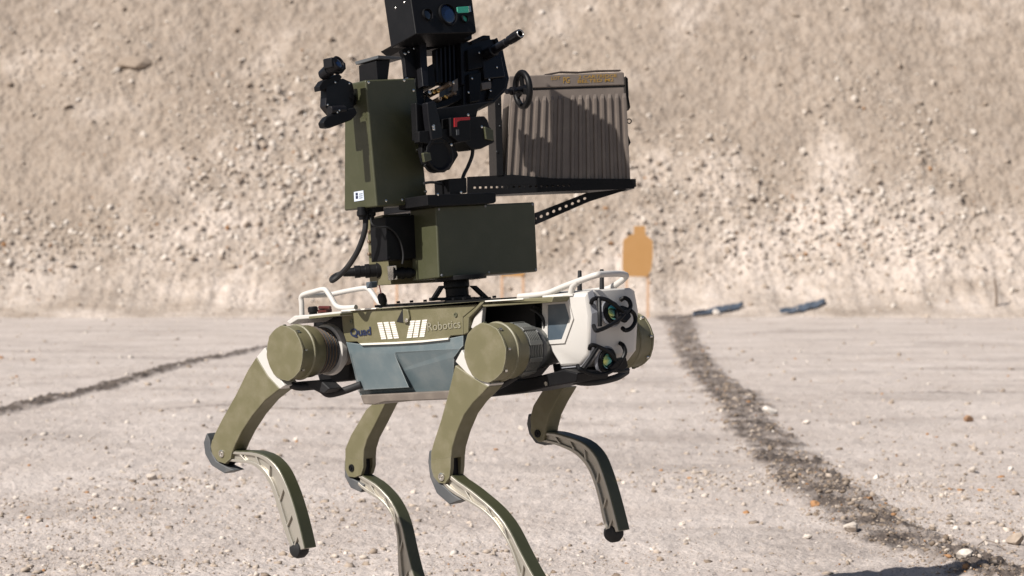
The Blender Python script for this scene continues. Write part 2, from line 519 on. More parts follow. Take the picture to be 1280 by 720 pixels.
def ground_height(X, Y):
    near = np.exp(-((Y - 7) / 60.0) ** 2)
    z = 0.020 * fbm(X * 0.35, Y * 0.25, 3, 3) + 0.010 * fbm(X * 1.6, Y * 1.2, 3, 8) + 0.0080 * fbm(X * 9, Y * 7, 4, 21, 0.7) * near + 0.0022 * fbm(X * 45, Y * 22, 2, 23, 0.7) * near
    lump = np.clip(fbm(X * 0.8 + 5, Y * 0.5, 3, 40) - 0.05, 0, 1)
    z = z + 0.012 * lump * np.abs(fbm(X * 14, Y * 11, 3, 50))
    damp_shade = np.zeros_like(X)  # dark soil mask; the left rut's shadow is painted into it too
    for path, w, hgt, depth in ((RUT_R, RUT_RW, 0.034, 1.15), (RUT_L, RUT_LW, 0.035, 1.5), (RUT_M, RUT_MW, 0.012, 0.6), (RUT_M2, RUT_MW[1:], 0.012, 0.6), (RUT_F, [.3, .6, .3], 0.02, 0.35)):
        d, bw, sd = path_dist(X, Y, path, w)
        d = d + 0.55 * bw * fbm(X * 2.3, Y * 1.2, 3, 61) + 0.35 * bw * fbm(X * 9, Y * 7, 2, 77)
        m = sstep(1.15, 0.45, d / bw)
        clod = fbm(X * 16, Y * 13, 3, 90)
        z = z + m * hgt * (0.2 + 1.1 * np.abs(clod))
        damp_shade = np.maximum(damp_shade, depth * m * np.clip(0.0 + 0.75 + 0.8 * fbm(X * 6, Y * 4, 3, 95), 0, 1))
    streak = np.clip(fbm(X * 0.6, Y * 0.8, 5, 101, 0.6) - 0.15, 0, 1) * 0.7
    damp_shade = np.clip(np.maximum(damp_shade, np.clip(streak, 0, 0.20)), 0, 1)
    return z, damp_shade


def axis(dense0, dense1, n, lo, hi, k):
    a = np.linspace(dense0, dense1, n)
    l = dense0 - (dense0 - lo) * (np.linspace(1, 0, k, endpoint=False) ** 2.2)
    h = dense1 + (hi - dense1) * (np.linspace(0, 1, k + 1)[1:] ** 2.2)
    return np.concatenate([l, a, h])


us = axis(-0.23, 0.23, 660, -14, 14, 30)
ys = np.concatenate([np.linspace(-120, 3, 14), np.linspace(4, 6.2, 30), 6.3 * (46 / 6.3) ** np.linspace(0, 1, 470), np.linspace(47, 130, 12)])
Yg, Ug = np.meshgrid(ys, us, indexing='ij')
Xg = Ug * np.maximum(Yg, 6.0)
Zg, Dg = ground_height(Xg, Yg)
gme = grid_mesh('ground', np.stack([Xg, Yg, Zg], -1), ground_material(), {'damp_shade': Dg})
ground = bpy.data.objects.new('ground', gme); C.objects.link(ground); ground['kind'] = 'structure'


def ground_z(x, y):
    return float(ground_height(np.array([[x]]), np.array([[y]]))[0][0, 0])


TOE = 42.0


def berm_material():
    m = bpy.data.materials.new('berm_earth'); m.use_nodes = True
    nt = m.node_tree; b = nt.nodes['Principled BSDF']; L = nt.links.new
    g = nd(nt, 'ShaderNodeNewGeometry')
    n1 = nd(nt, 'ShaderNodeTexNoise'); n1.inputs['Scale'].default_value = 0.55; n1.inputs['Detail'].default_value = 9; n1.inputs['Roughness'].default_value = 0.62
    n2 = nd(nt, 'ShaderNodeTexNoise'); n2.inputs['Scale'].default_value = 5.5; n2.inputs['Detail'].default_value = 8; n2.inputs['Roughness'].default_value = 0.75
    n3 = nd(nt, 'ShaderNodeTexVoronoi'); n3.inputs['Scale'].default_value = 17
    for n in (n1, n2, n3):
        L(g.outputs['Position'], n.inputs['Vector'])
    r1 = nd(nt, 'ShaderNodeValToRGB')
    r1.color_ramp.elements[0].position = 0.3; r1.color_ramp.elements[0].color = (0.205, 0.163, 0.128, 1)
    r1.color_ramp.elements[1].position = 0.72; r1.color_ramp.elements[1].color = (0.327, 0.274, 0.228, 1)
    L(n2.outputs[0], r1.inputs[0])
    at = nd(nt, 'ShaderNodeAttribute', attribute_name='chalk')
    mx = nd(nt, 'ShaderNodeMix', data_type='RGBA')
    r2 = nd(nt, 'ShaderNodeValToRGB')
    r2.color_ramp.elements[0].position = 0.25; r2.color_ramp.elements[0].color = (0.336, 0.276, 0.228, 1)
    r2.color_ramp.elements[1].position = 0.7; r2.color_ramp.elements[1].color = (0.512, 0.448, 0.400, 1)
    L(n2.outputs[0], r2.inputs[0])
    L(at.outputs['Fac'], mx.inputs[0]); L(r1.outputs[0], mx.inputs[6]); L(r2.outputs[0], mx.inputs[7])
    sp = nd(nt, 'ShaderNodeMapRange'); sp.inputs[1].default_value = 0.3; sp.inputs[2].default_value = 0.7; sp.inputs[3].default_value = 0.86; sp.inputs[4].default_value = 1.12
    L(n1.outputs[0], sp.inputs[0])
    vm = nd(nt, 'ShaderNodeVectorMath', operation='SCALE'); L(mx.outputs[2], vm.inputs[0]); L(sp.outputs[0], vm.inputs['Scale'])
    L(vm.outputs[0], b.inputs['Base Color']); b.inputs['Roughness'].default_value = 0.95; b.inputs['Specular IOR Level'].default_value = 0.1
    bp = nd(nt, 'ShaderNodeBump'); bp.inputs['Strength'].default_value = 0.6; bp.inputs['Distance'].default_value = 0.03
    L(n3.outputs['Distance'], bp.inputs['Height']); L(bp.outputs[0], b.inputs['Normal'])
    return m


def blob(px, py, sx, sy, X, Z):        # soft patch on the berm around a measured place
    cx = (px - 640) / 82.0; cz = CAM_H + (HOR - py) / 79.0
    return np.exp(-((X - cx) / (sx / 82.0)) ** 2 - ((Z - cz) / (sy / 79.0)) ** 2)


def rocky(X, Z):
    r = (blob(310, 230, 110, 110, X, Z) + 0.9 * blob(110, 300, 130, 45, X, Z) + 0.7 * blob(10, 330, 40, 80, X, Z) + 0.8 * blob(400, 270, 60, 70, X, Z)
         + 0.8 * blob(1120, 290, 150, 60, X, Z) + 0.6 * blob(1180, 190, 60, 60, X, Z) + 0.6 * blob(960, 270, 200, 90, X, Z)
         + 0.5 * blob(860, 210, 90, 60, X, Z) + 0.4 * blob(1090, 110, 90, 50, X, Z) + 0.5 * blob(60, 90, 120, 60, X, Z) + 0.45 * blob(360, 120, 120, 80, X, Z)
         + 0.5 * blob(720, 300, 160, 70, X, Z))
    return np.clip(r * sstep(0.15, 0.75, Z), 0, 1.2)


def berm_surface(X, D):
    wob = (0.40 * fbm(X * 0.25, X * 0 + 3.1, 3, 5) + 0.22 * fbm(X * 1.4, X * 0 + 1.1, 4, 15, 0.6)) * np.exp(-np.clip(D + 0.5, 0, 9) ** 2)
    d = D + wob
    z0 = 0.98 * (np.sqrt(d * d + 0.62) + d) / 2 - 0.10
    top = 12.0
    z0 = np.where(z0 > top, top + (z0 - top) * 0.05, z0)
    S = d * 1.2
    face = sstep(-0.6, 0.8, d)
    n = 0.09 * fbm(X * 0.35, S * 0.35, 3, 31) + 0.032 * fbm(X * 1.3, S * 1.1, 3, 33)
    n = n + 0.036 * fbm(X * 4.6, S * 4.4, 3, 35, 0.65)
    rk = rocky(X, z0)
    n = n + (0.020 + 0.026 * np.clip(rk, 0, 1)) * fbm(X * 12, S * 11.5, 3, 37, 0.75)
    grooves = np.clip(fbm(X * 0.6, S * 0.3, 2, 44) + 0.1, 0, 1)
    n = n + 0.02 * grooves * perlin(X * 5.5 + 0.4 * fbm(X, S, 2, 46), S * 0.45, 45)
    n = n * (0.25 + 0.75 * face)
    Y = TOE + D - 0.72 * n; Z = z0 + 0.69 * n - 0.36 * sstep(-1.0, -2.0, D)
    chalk = np.clip(0.65 * sstep(2.0, 0.3, z0) + 0.7 * blob(1120, 280, 170, 80, X, z0) + 0.6 * blob(300, 250, 130, 100, X, z0) + 0.5 * blob(900, 290, 120, 90, X, z0)
                    + 0.9 * fbm(X * 0.9, S * 0.9, 4, 71) - 0.15, 0, 1)
    return Y, Z, chalk, rk


bx_ = axis(-15.0, 15.0, 1000, -110, 110, 40)
bd_ = np.concatenate([np.linspace(-2.0, 5.6, 250), np.linspace(5.7, 14, 40), np.linspace(16, 60, 8)])
Db, Xb = np.meshgrid(bd_, bx_, indexing='ij')
Yb, Zb, Kb, RKb = berm_surface(Xb, Db)
BERM_M = berm_material()
bme = grid_mesh('berm', np.stack([Xb, Yb, Zb], -1), BERM_M, {'chalk': Kb})
berm = bpy.data.objects.new('berm', bme); C.objects.link(berm); berm['kind'] = 'structure'
ROOTF['berm'] = WORLD


def berm_pt(x, d):
    Y, Z, K, _ = berm_surface(np.array([[x]]), np.array([[d]]))
    return Vector((x, float(Y[0, 0]), float(Z[0, 0])))


# ------------------------------------------------------------------ stones
def stone_material(name='stone', gain=0.8):
    m = bpy.data.materials.new(name); m.use_nodes = True
    nt = m.node_tree; b = nt.nodes['Principled BSDF']; L = nt.links.new
    at = nd(nt, 'ShaderNodeAttribute', attribute_name='tint')
    g = nd(nt, 'ShaderNodeNewGeometry'); oi = nd(nt, 'ShaderNodeObjectInfo')
    ad = nd(nt, 'ShaderNodeMath', operation='ADD'); ad.use_clamp = True
    L(at.outputs['Fac'], ad.inputs[0]); ml = nd(nt, 'ShaderNodeMath', operation='MULTIPLY'); L(oi.outputs['Random'], ml.inputs[0]); L(ml.outputs[0], ad.inputs[1])
    a2 = nd(nt, 'ShaderNodeAttribute', attribute_name='single'); L(a2.outputs['Fac'], ml.inputs[1])
    r = nd(nt, 'ShaderNodeValToRGB'); r.color_ramp.interpolation = 'LINEAR'
    e = r.color_ramp.elements
    e[0].position = 0.0; e[0].color = (0.24 * gain, 0.185 * gain, 0.14 * gain, 1)
    e[1].position = 1.0; e[1].color = (0.40 * gain, 0.22 * gain, 0.11 * gain, 1)
    for p, c in ((0.25, (0.36, 0.29, 0.23)), (0.5, (0.50, 0.42, 0.35)), (0.75, (0.66, 0.59, 0.52)), (0.93, (0.70, 0.64, 0.58))):
        k = e.new(p); k.color = (*[q * gain for q in c], 1)
    L(ad.outputs[0], r.inputs[0])
    n = nd(nt, 'ShaderNodeTexNoise'); n.inputs['Scale'].default_value = 40; n.inputs['Detail'].default_value = 6
    L(g.outputs['Position'], n.inputs['Vector'])
    sp = nd(nt, 'ShaderNodeMapRange'); sp.inputs[1].default_value = 0.3; sp.inputs[2].default_value = 0.7; sp.inputs[3].default_value = 0.75; sp.inputs[4].default_value = 1.15
    L(n.outputs[0], sp.inputs[0])
    vm = nd(nt, 'ShaderNodeVectorMath', operation='SCALE'); L(r.outputs[0], vm.inputs[0]); L(sp.outputs[0], vm.inputs['Scale'])
    L(vm.outputs[0], b.inputs['Base Color']); b.inputs['Roughness'].default_value = 0.92; b.inputs['Specular IOR Level'].default_value = 0.15
    bp = nd(nt, 'ShaderNodeBump'); bp.inputs['Strength'].default_value = 0.5; bp.inputs['Distance'].default_value = 0.004
    L(n.outputs[0], bp.inputs['Height']); L(bp.outputs[0], b.inputs['Normal'])
    return m


STONE_M = stone_material()
_t = (1 + 5 ** 0.5) / 2
ICO_V = np.array([(-1, _t, 0), (1, _t, 0), (-1, -_t, 0), (1, -_t, 0), (0, -1, _t), (0, 1, _t), (0, -1, -_t), (0, 1, -_t), (_t, 0, -1), (_t, 0, 1), (-_t, 0, -1), (-_t, 0, 1)], float) / np.hypot(1, _t)
ICO_F = np.array([(0, 11, 5), (0, 5, 1), (0, 1, 7), (0, 7, 10), (0, 10, 11), (1, 5, 9), (5, 11, 4), (11, 10, 2), (10, 7, 6), (7, 1, 8), (3, 9, 4), (3, 4, 2), (3, 2, 6), (3, 6, 8), (3, 8, 9), (4, 9, 5), (2, 4, 11), (6, 2, 10), (8, 6, 7), (9, 8, 1)])


def stones_mesh(name, P, S, tint, squash=0.7):
    n = len(P)
    q = rng.normal(size=(n, 3, 3)); Q, _ = np.linalg.qr(q)
    jit = 1 + 0.28 * rng.normal(size=(n, 12, 1)).clip(-1.6, 1.6)
    axs = np.stack([1 + 0.3 * rng.random(n), 0.8 + 0.3 * rng.random(n), 0.6 + 0.3 * rng.random(n)], -1)
    V = ICO_V[None] * jit * axs[:, None, :]
    V = np.einsum('nij,nkj->nki', Q, V) * S[:, None, None]
    V[:, :, 2] *= squash
    V = V + P[:, None, :]
    F = (ICO_F[None] + (np.arange(n) * 12)[:, None, None]).reshape(-1, 3)
    me = bpy.data.meshes.new(name)
    me.vertices.add(n * 12); me.vertices.foreach_set('co', V.reshape(-1).astype(np.float32))
    me.loops.add(F.size); me.loops.foreach_set('vertex_index', F.reshape(-1).astype(np.int32))
    me.polygons.add(len(F)); me.polygons.foreach_set('loop_start', (np.arange(len(F)) * 3).astype(np.int32))
    me.update(calc_edges=True)
    at = me.attributes.new('tint', 'FLOAT', 'POINT'); at.data.foreach_set('value', np.repeat(tint, 12).astype(np.float32))
    me.materials.append(STONE_M)
    return me


def stone_variant(name, seed, base=0.35, spread=0.5):
    r = np.random.default_rng(seed)
    # once-subdivided icosahedron, roughly hewn: 80 faces
    vs = [tuple(v) for v in ICO_V]; cache = {}; fs = []

    def mid(a, b):
        k = (min(a, b), max(a, b))
        if k not in cache:
            m = np.array(vs[a]) + np.array(vs[b]); m /= np.linalg.norm(m); cache[k] = len(vs); vs.append(tuple(m))
        return cache[k]
    for a, b, c in ICO_F:
        x, y, z = mid(a, b), mid(b, c), mid(c, a)
        fs += [(int(a), x, z), (int(b), y, x), (int(c), z, y), (x, y, z)]
    V = np.array(vs)
    for k in range(9):                                # cleave flats
        nrm = r.normal(size=3); nrm /= np.linalg.norm(nrm); h = 0.55 + 0.3 * r.random()
        e = V @ nrm - h; V = V - np.where(e > 0, e, 0)[:, None] * nrm[None]
    V *= (1 + 0.05 * r.normal(size=(len(V), 1)))
    V *= np.array([1.15, 0.95, 0.72])
    me = bpy.data.meshes.new(name); me.from_pydata([tuple(v) for v in V], [], fs)
    t = me.attributes.new('tint', 'FLOAT', 'POINT'); t.data.foreach_set('value', np.full(len(V), base, np.float32))
    t = me.attributes.new('single', 'FLOAT', 'POINT'); t.data.foreach_set('value', np.full(len(V), spread, np.float32))
    me.materials.append(STONE_M)
    return me


VARS = [stone_variant('stone', 100 + k) for k in range(6)]

# berm rocks: the largest as single parts of the berm, the rest as one rubble part
N = 88000
bxr = rng.uniform(-14.5, 14.5, N); bdr = np.where(rng.random(N) < 0.06, -1.9 * rng.random(N) ** 2, rng.uniform(-0.7, 5.4, N))
Yr, Zr, Kr, RKr = berm_surface(bxr[:, None], bdr[:, None])
Yr, Zr, Kr, RKr = Yr[:, 0], Zr[:, 0], Kr[:, 0], RKr[:, 0]
Gr_, _ = ground_height(bxr[:, None], Yr[:, None]); Zr = np.maximum(Zr, Gr_[:, 0])
pat = np.clip(fbm(bxr * 0.8, bdr * 1.0, 3, 131) + 0.15, 0, 1)
prob = 0.05 + 0.55 * RKr ** 1.3 + 0.25 * pat
keep = rng.random(N) < prob
bxr, bdr, Yr, Zr, RKr = bxr[keep], bdr[keep], Yr[keep], Zr[keep], RKr[keep]
size = 0.012 * (1 - rng.random(len(bxr))) ** -0.42
size = np.minimum(size * (0.62 + 0.55 * RKr), 0.065)
tint = np.clip(rng.normal(0.50, 0.25, len(bxr)) + 0.14 * RKr, 0.02, 0.94); tint = np.clip(tint + 0.22 * blob(1110, 290, 130, 60, bxr, Zr) + 0.15 * blob(320, 260, 100, 80, bxr, Zr), 0.24, 0.94); tint[rng.random(len(bxr)) < 0.02] = 1.0
order = np.argsort(-size)
rest = order[240:]
P = np.stack([bxr, Yr - 0.2 * size, Zr + 0.15 * size], -1)
rb = bpy.data.objects.new('rubble', stones_mesh('rubble', P[rest], size[rest], tint[rest], 0.85)); C.objects.link(rb); rb.parent = berm; rb['kind'] = 'stuff'
for i in order[:240]:
    o = bpy.data.objects.new('stone', VARS[int(rng.integers(6))]); C.objects.link(o); o.parent = berm
    o.location = P[i]; s_ = float(size[i]) * 0.95
    o.scale = (s_, s_, s_); o.rotation_euler = tuple(rng.uniform(-3.1, 3.1, 3))

# pebbles and gravel scattered on the flat ground
N = 240000
yy = 6.6 * (41.0 / 6.6) ** (rng.random(N) ** 1.35); xx = rng.uniform(-0.22, 0.22, N) * yy
dmask = np.zeros(N)
for path, w in ((RUT_R, RUT_RW),):
    d, bw, sd = path_dist(xx, yy, path, w)
    dmask = np.maximum(dmask, sstep(1.7, 0.5, d / bw))


def gblob(px, py, rx, ry):
    c = on_ground(px, py)
    return np.exp(-((xx - c.x) / rx) ** 2 - ((yy - c.y) / ry) ** 2)


patch = (gblob(220, 605, 0.35, 0.6) + 0.9 * gblob(120, 640, 0.45, 0.7) + gblob(1150, 610, 0.6, 0.9) + 0.8 * gblob(900, 600, 0.5, 0.6) + 0.7 * gblob(1250, 660, 0.4, 0.6)
         + 0.6 * gblob(430, 640, 0.4, 0.7) + 0.5 * gblob(60, 700, 0.6, 0.5) + 0.4 * gblob(600, 700, 0.8, 0.4))
prob = 0.05 + 0.42 * np.clip(patch, 0, 1) + 0.32 * dmask + 0.28 * np.clip(fbm(xx * 1.2, yy * 0.9, 3, 151) + 0.05, 0, 1)
keep = rng.random(N) < prob
xx, yy, dmask, patch = xx[keep], yy[keep], dmask[keep], patch[keep]
zz, _ = ground_height(xx[:, None], yy[:, None]); zz = zz[:, 0]
size = np.minimum(0.0019 * (1 - rng.random(len(xx))) ** -0.42 * (1 + 0.35 * np.clip(patch, 0, 1) + 0.4 * dmask), 0.016)
size = size * np.clip(yy / 12, 0.85, 1.6)
tint = np.clip(rng.normal(0.42, 0.2, len(xx)) - 0.38 * dmask * (rng.random(len(xx)) < 0.85), 0.0, 0.94); tint[rng.random(len(xx)) < 0.035] = 1.0
gv = bpy.data.objects.new('gravel', stones_mesh('gravel', np.stack([xx, yy, zz + 0.1 * size], -1), size, tint, 0.75)); C.objects.link(gv); gv['kind'] = 'stuff'

# single stones lying loose on the flat ground: (pixel, half width in pixels, tint, label)
SINGLE = [
    (1210, 528, 7, 0.99, 'orange tan stone lying alone on the flat ground right of the dark rut'),
    (1205, 706, 12, 0.72, 'large cream angular stone at the lower edge of the dark rut'),
    (1085, 632, 9, 1.0, 'rusty orange stone sitting on top of the dark churned rut'),
    (1064, 668, 13, 0.66, 'broad pale flat stone half buried in the dark rut'),
    (962, 519, 9, 0.92, 'brown clod-like stone on the far stretch of the dark rut'),
    (1018, 636, 7, 1.0, 'small amber stone on the near left edge of the dark rut'),
    (1263, 588, 5, 0.88, 'small white stone on the gravelly ground by the right edge'),
    (1216, 590, 7, 0.7, 'pale rounded stone among gravel beyond the near rut'),
    (1270, 684, 13, 0.30, 'large brown clod at the end of the dark rut'),
    (1095, 597, 5, 0.85, 'small white stone just right of the dark rut'),
    (1008, 530, 5, 0.75, 'tan pebble-like stone just beyond the dark rut'),
    (1008, 676, 7, 0.7, 'pale stone on the left shoulder of the dark rut'),
    (62, 684, 6, 0.85, 'small white stone on the ground left of the swinging hind leg'),
    (104, 710, 6, 0.75, 'pale stone near the lower left corner'),
    (895, 395, 6, 0.86, 'white boulder at the foot of the berm beside the shadow'),
    (190, 601, 8, 0.62, 'largest grey stone of the gravel patch left of the hind leg'),
    (131, 401, 4, 0.75, 'pale stone at the foot of the berm on the left'),
]
for px, py, hw, tn, lab in SINGLE:
    g = on_ground(px, py)
    if g.y > 41: g = on_ground(px, 396.5)
    r_ = hw * g.y / FPX
    o = bpy.data.objects.new('stone', stone_variant('stone', int(px * 7 + py), tn, 0.0)); C.objects.link(o)
    o.location = (g.x, g.y, ground_z(g.x, g.y) + r_ * 0.38 + (0.05 if g.y > 40 else 0)); o.scale = (r_, r_, r_)
    o.rotation_euler = (rng.uniform(-0.4, 0.4), rng.uniform(-0.4, 0.4), rng.uniform(0, 6))
    tag(o, lab, 'stone')
k = 0
while k < 90:
    px = rng.uniform(5, 1275); py = 720 - 230 * rng.random() ** 1.3
    g = on_ground(px, py)
    if 0.25 < rng.random() + 0.3 * (fbm(np.array([g.x * 1.2]), np.array([g.y * .9]), 3, 151)[0]):
        r_ = float(rng.uniform(2.0, 4.6)) * g.y / FPX
        o = bpy.data.objects.new('stone', VARS[k % 6]); C.objects.link(o)
        o.location = (g.x, g.y, ground_z(g.x, g.y) + r_ * 0.3); o.scale = (r_, r_, r_); o.rotation_euler = tuple(rng.uniform(-3, 3, 3))
        tag(o, 'small pale limestone bit lying loose on the flat sandy ground', 'stone', 'small loose stones on the flat ground')
        k += 1

# big boulder high on the berm at the left
bo = bpy.data.objects.new('boulder', stone_variant('boulder', 4242, 0.24, 0.0)); C.objects.link(bo)
bp_ = berm_pt((150 - 640) / 80.0, 4.15)
bo.location = bp_ + Vector((0, 0.05, 0.0)); bo.scale = (0.30, 0.26, 0.20); bo.rotation_euler = (0.35, 0.05, 0.1)
tag(bo, 'brown boulder bulging out of the berm high on the left', 'boulder')

# twig by the rut
tw = MB()
tp = [on_ground(*p) for p in ((1222, 686), (1232, 682), (1246, 685), (1257, 691))]
tw.tube([p + Vector((0, 0, ground_z(p.x, p.y) + h)) for p, h in zip(tp, (0.004, 0.012, 0.010, 0.003))], 0.0018, 6)
tag(tw.build('twig', DARKWOOD), 'thin dark curved twig lying beside the dark rut', 'twig')

# ------------------------------------------------------------------ targets
BOARD = [(792.4, 282.6), (806.6, 282.6), (807, 293.5), (810, 296), (816, 301), (816, 320), (814, 338), (809, 346), (783, 345.5), (778, 337), (778, 318), (779, 300), (785.6, 294.5), (792, 292.5)]


def target(px, label):
    d = 40.5
    x = (px - 640) * d / FPX
    base = berm_pt(x, d - TOE)
    f = Frame((x, base.y, base.z - 0.05), Matrix.Rotation(R(3), 3, 'Z'))
    root = thing('target_stand', label, 'target', f, 'cardboard silhouette targets in a row at the foot of the berm')
    s = base.y / FPX
    z0 = CAM_H + (HOR - 346) * s - f.o.z
    MB(f).prism([((p[0] - 797) * s, -0.012, z0 + (346 - p[1]) * s) for p in BOARD], (0, 0.008, 0)).build('silhouette_board', CARD, root, 0.001)
    for dx in (-13.5, 13):
        MB(f).box((dx * s, 0.012, (z0 + 0.5) / 2), (0.038, 0.02, z0 + 0.5)).build('post', WOOD, root, 0.002)
    return root


target(797, 'tan cardboard silhouette target on two pale posts, clear of the robot on its right')
target(641, 'silhouette target hidden behind the olive turret box, only its posts showing')
target(483, 'silhouette target hidden behind the black junction box, leftmost of the row')

# dark stake at the foot of the berm, thin blue strips painted as shadow streaks
sp_ = at_depth(1246, 391, 41.4)
MB().tube([(sp_.x, 41.5, 0.0), (sp_.x + 0.01, 41.5, 0.28), (sp_.x - 0.01, 41.52, 0.56)], 0.022, 7, rad=[1.1, 1, 0.7]).build('stake', DARKWOOD)
tag(bpy.data.objects['stake'], 'thin dark wooden stake standing at the foot of the berm on the right', 'stake')


def shadow_streak(px0, px1, y, seed, label, rise):  # thin strip whose dark blue colour stands in for a cast shadow
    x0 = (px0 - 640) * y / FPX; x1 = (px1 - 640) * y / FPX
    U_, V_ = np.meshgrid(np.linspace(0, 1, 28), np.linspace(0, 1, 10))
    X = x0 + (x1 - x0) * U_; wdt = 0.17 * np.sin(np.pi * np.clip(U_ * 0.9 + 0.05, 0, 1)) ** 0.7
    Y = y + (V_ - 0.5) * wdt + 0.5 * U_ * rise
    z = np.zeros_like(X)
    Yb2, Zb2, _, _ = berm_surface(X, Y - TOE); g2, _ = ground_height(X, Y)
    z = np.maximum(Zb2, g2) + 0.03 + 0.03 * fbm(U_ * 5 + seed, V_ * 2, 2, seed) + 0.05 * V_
    me = grid_mesh('shadow_strip', np.stack([X, Y, z], -1), SHADOW_BLUE)
    o = bpy.data.objects.new('shadow_strip', me); C.objects.link(o)
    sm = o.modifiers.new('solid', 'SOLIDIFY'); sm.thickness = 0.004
    tag(o, label, 'painted shadow')


shadow_streak(866, 934, 41.0, 9, 'dark blue grey strip painted as the cast shadow of the target, on the ground between the target and the white boulder', 1.4)
shadow_streak(975, 1036, 41.2, 5, 'blue strip painted as a shadow streak at the foot of the berm on the right', 0.9)
# ================================================================== THE ROBOT
def rot(ax, deg):
    return Matrix.Rotation(R(deg), 3, ax)


HEAD_A, PITCH, ROLL = 45.0, 4.8, 2.3
RM = rot('Z', -HEAD_A) @ rot('Y', -PITCH) @ rot('X', ROLL)
YC = -0.2325                                        # outer plane of the right hips
NW = at_depth(606, 441, 6.0)
zn = (NW.z - (RM @ Vector((0.325, YC, 0))).z) / (RM @ Vector((0, 0, 1))).z
RF = Frame(NW - RM @ Vector((0.325, YC, zn)), RM)
U = RF.U


def side(pts, y):
    return [U(px, py, 'y', y) for px, py in pts]


robot = thing('quadruped_robot', 'olive four-legged robot with white head walking across the sandy ground', 'robot', RF)

# ---- torso
YB = -0.125
torso = MB(RF)
core = side([(430, 391), (596, 379), (580, 396), (580, 440), (590, 487), (455, 496), (440, 450), (433, 428)], -0.070)
torso.prism(core, (0, 0.14, 0))
torso.prism(side([(570, 384), (628, 380), (668, 379), (672, 440), (640, 478), (570, 484)], -0.042), (0, 0.084, 0))
torso_o = torso.build('torso', BLACK, robot, 0.004)

up_poly = [(426, 389.5), (600, 377.5), (594, 384), (578.5, 397), (579, 419), (563, 420.3), (560.5, 423.2), (528, 426.3), (495, 428.2), (449, 430.2), (446, 427.2), (432.7, 428), (428.5, 416)]
pan = MB(RF).prism(side(up_poly, YB), (0, 0.022, 0))
upper = pan.pair('side_panel', OLIVE, robot, 0.003, label='olive upper side panel with lettering')
# rolled rim along the front cut-out and the thin cream edge under the panel
MB(RF).prism(side([(600, 377.5), (606, 377.2), (586, 398), (585, 416), (579, 419), (578.5, 397), (594, 384)], YB - 0.004), (0, 0.02, 0)).pair('panel_rim', OLIVE, upper, 0.003)
MB(RF).prism(side([(449, 429.3), (495, 427.4), (528, 425.4), (560.5, 422.2), (560, 424.6), (527, 428), (495, 430), (452, 431.6)], YB - 0.0035), (0, 0.004, 0)).build('panel_lip', WHITEPRINT, upper, 0.0005)
# recess with mounting boss
MB(RF).prism(side([(495.5, 402), (503, 386.5), (504.5, 403.5)], YB - 0.0015), (0, 0.003, 0)).build('recess', BLACK2, upper)
MB(RF).prism(side([(503, 386.2), (509.5, 387), (511.5, 397), (509, 404.5), (503.8, 403.5)], YB - 0.006), (0, 0.008, 0)).build('mounting_boss', OLIVE, upper, 0.002)
c = U(508.5, 400.5, 'y', YB - 0.007)
MB(RF).cyl(c, c + Vector((0, -0.003, 0)), 0.0042, 14).build('bolt', STEEL, upper, 0.0006)
for px, py in ((439.5, 401.5), (570, 393.5)):
    c = U(px, py, 'y', YB)
    MB(RF).lathe(c, (0, -1, 0), [(0, 0.0055), (0.0025, 0.005), (0.0025, 0.003), (0.001, 0.0026)], 14).build('bolt', OLIVE_D, upper)
# lettering and emblem (flat print, half a millimetre proud)
YT = YB - 0.0012
a = U(438.3, 420.6, 'y', YT); b_ = U(464.2, 418.0, 'y', YT); t_ = a + Vector((0, 0, 0.0172))
text_mb(RF, 'Quad', a, b_ - a, t_ - a, bold=0.028, spacing=0.97).build('lettering', NAVY, upper, smooth=False)
a = U(535, 413.6, 'y', YT); b_ = U(576, 409.6, 'y', YT); t_ = a + Vector((0, 0, 0.0182))
text_mb(RF, 'Robotics', a, b_ - a, t_ - a, bold=-0.004).build('lettering', PALEPRINT, upper, smooth=False)
for (tx, ty), (bx, by) in (((474.5, 402.8), (479.8, 424.2)), ((482.3, 402.3), (487.8, 423.8)), ((490.2, 402.0), (495.6, 423.2)),
                           ((515.6, 400.6), (511.3, 422.6)), ((522.6, 400.2), (519.0, 422.0)), ((531.0, 399.4), (527.2, 421.4))):
    mb = MB(RF); n_ = 8
    for k in range(n_):
        f0, f1 = k / n_ + 0.010, (k + 1) / n_ - 0.010
        x0, y0 = tx + (bx - tx) * f0, ty + (by - ty) * f0; x1, y1 = tx + (bx - tx) * f1, ty + (by - ty) * f1
        w = 3.05
        mb.prism(side([(x0 - w, y0 + 0.25), (x0 + w, y0 - 0.25), (x1 + w, y1 - 0.25), (x1 - w, y1 + 0.25)], YT), (0, 0.0006, 0))
    mb.build('emblem_bar', WHITEPRINT, upper, smooth=False)

# blue-grey lower panel: tapers inward to the belly, with two pressed facets


def lowpt(px, py, extra=0.0):
    t = min(1, max(0, (py - 424) / 68.0))
    return U(px, py, 'y', YB + 0.002 + 0.050 * max(0, t - 0.22) - extra)


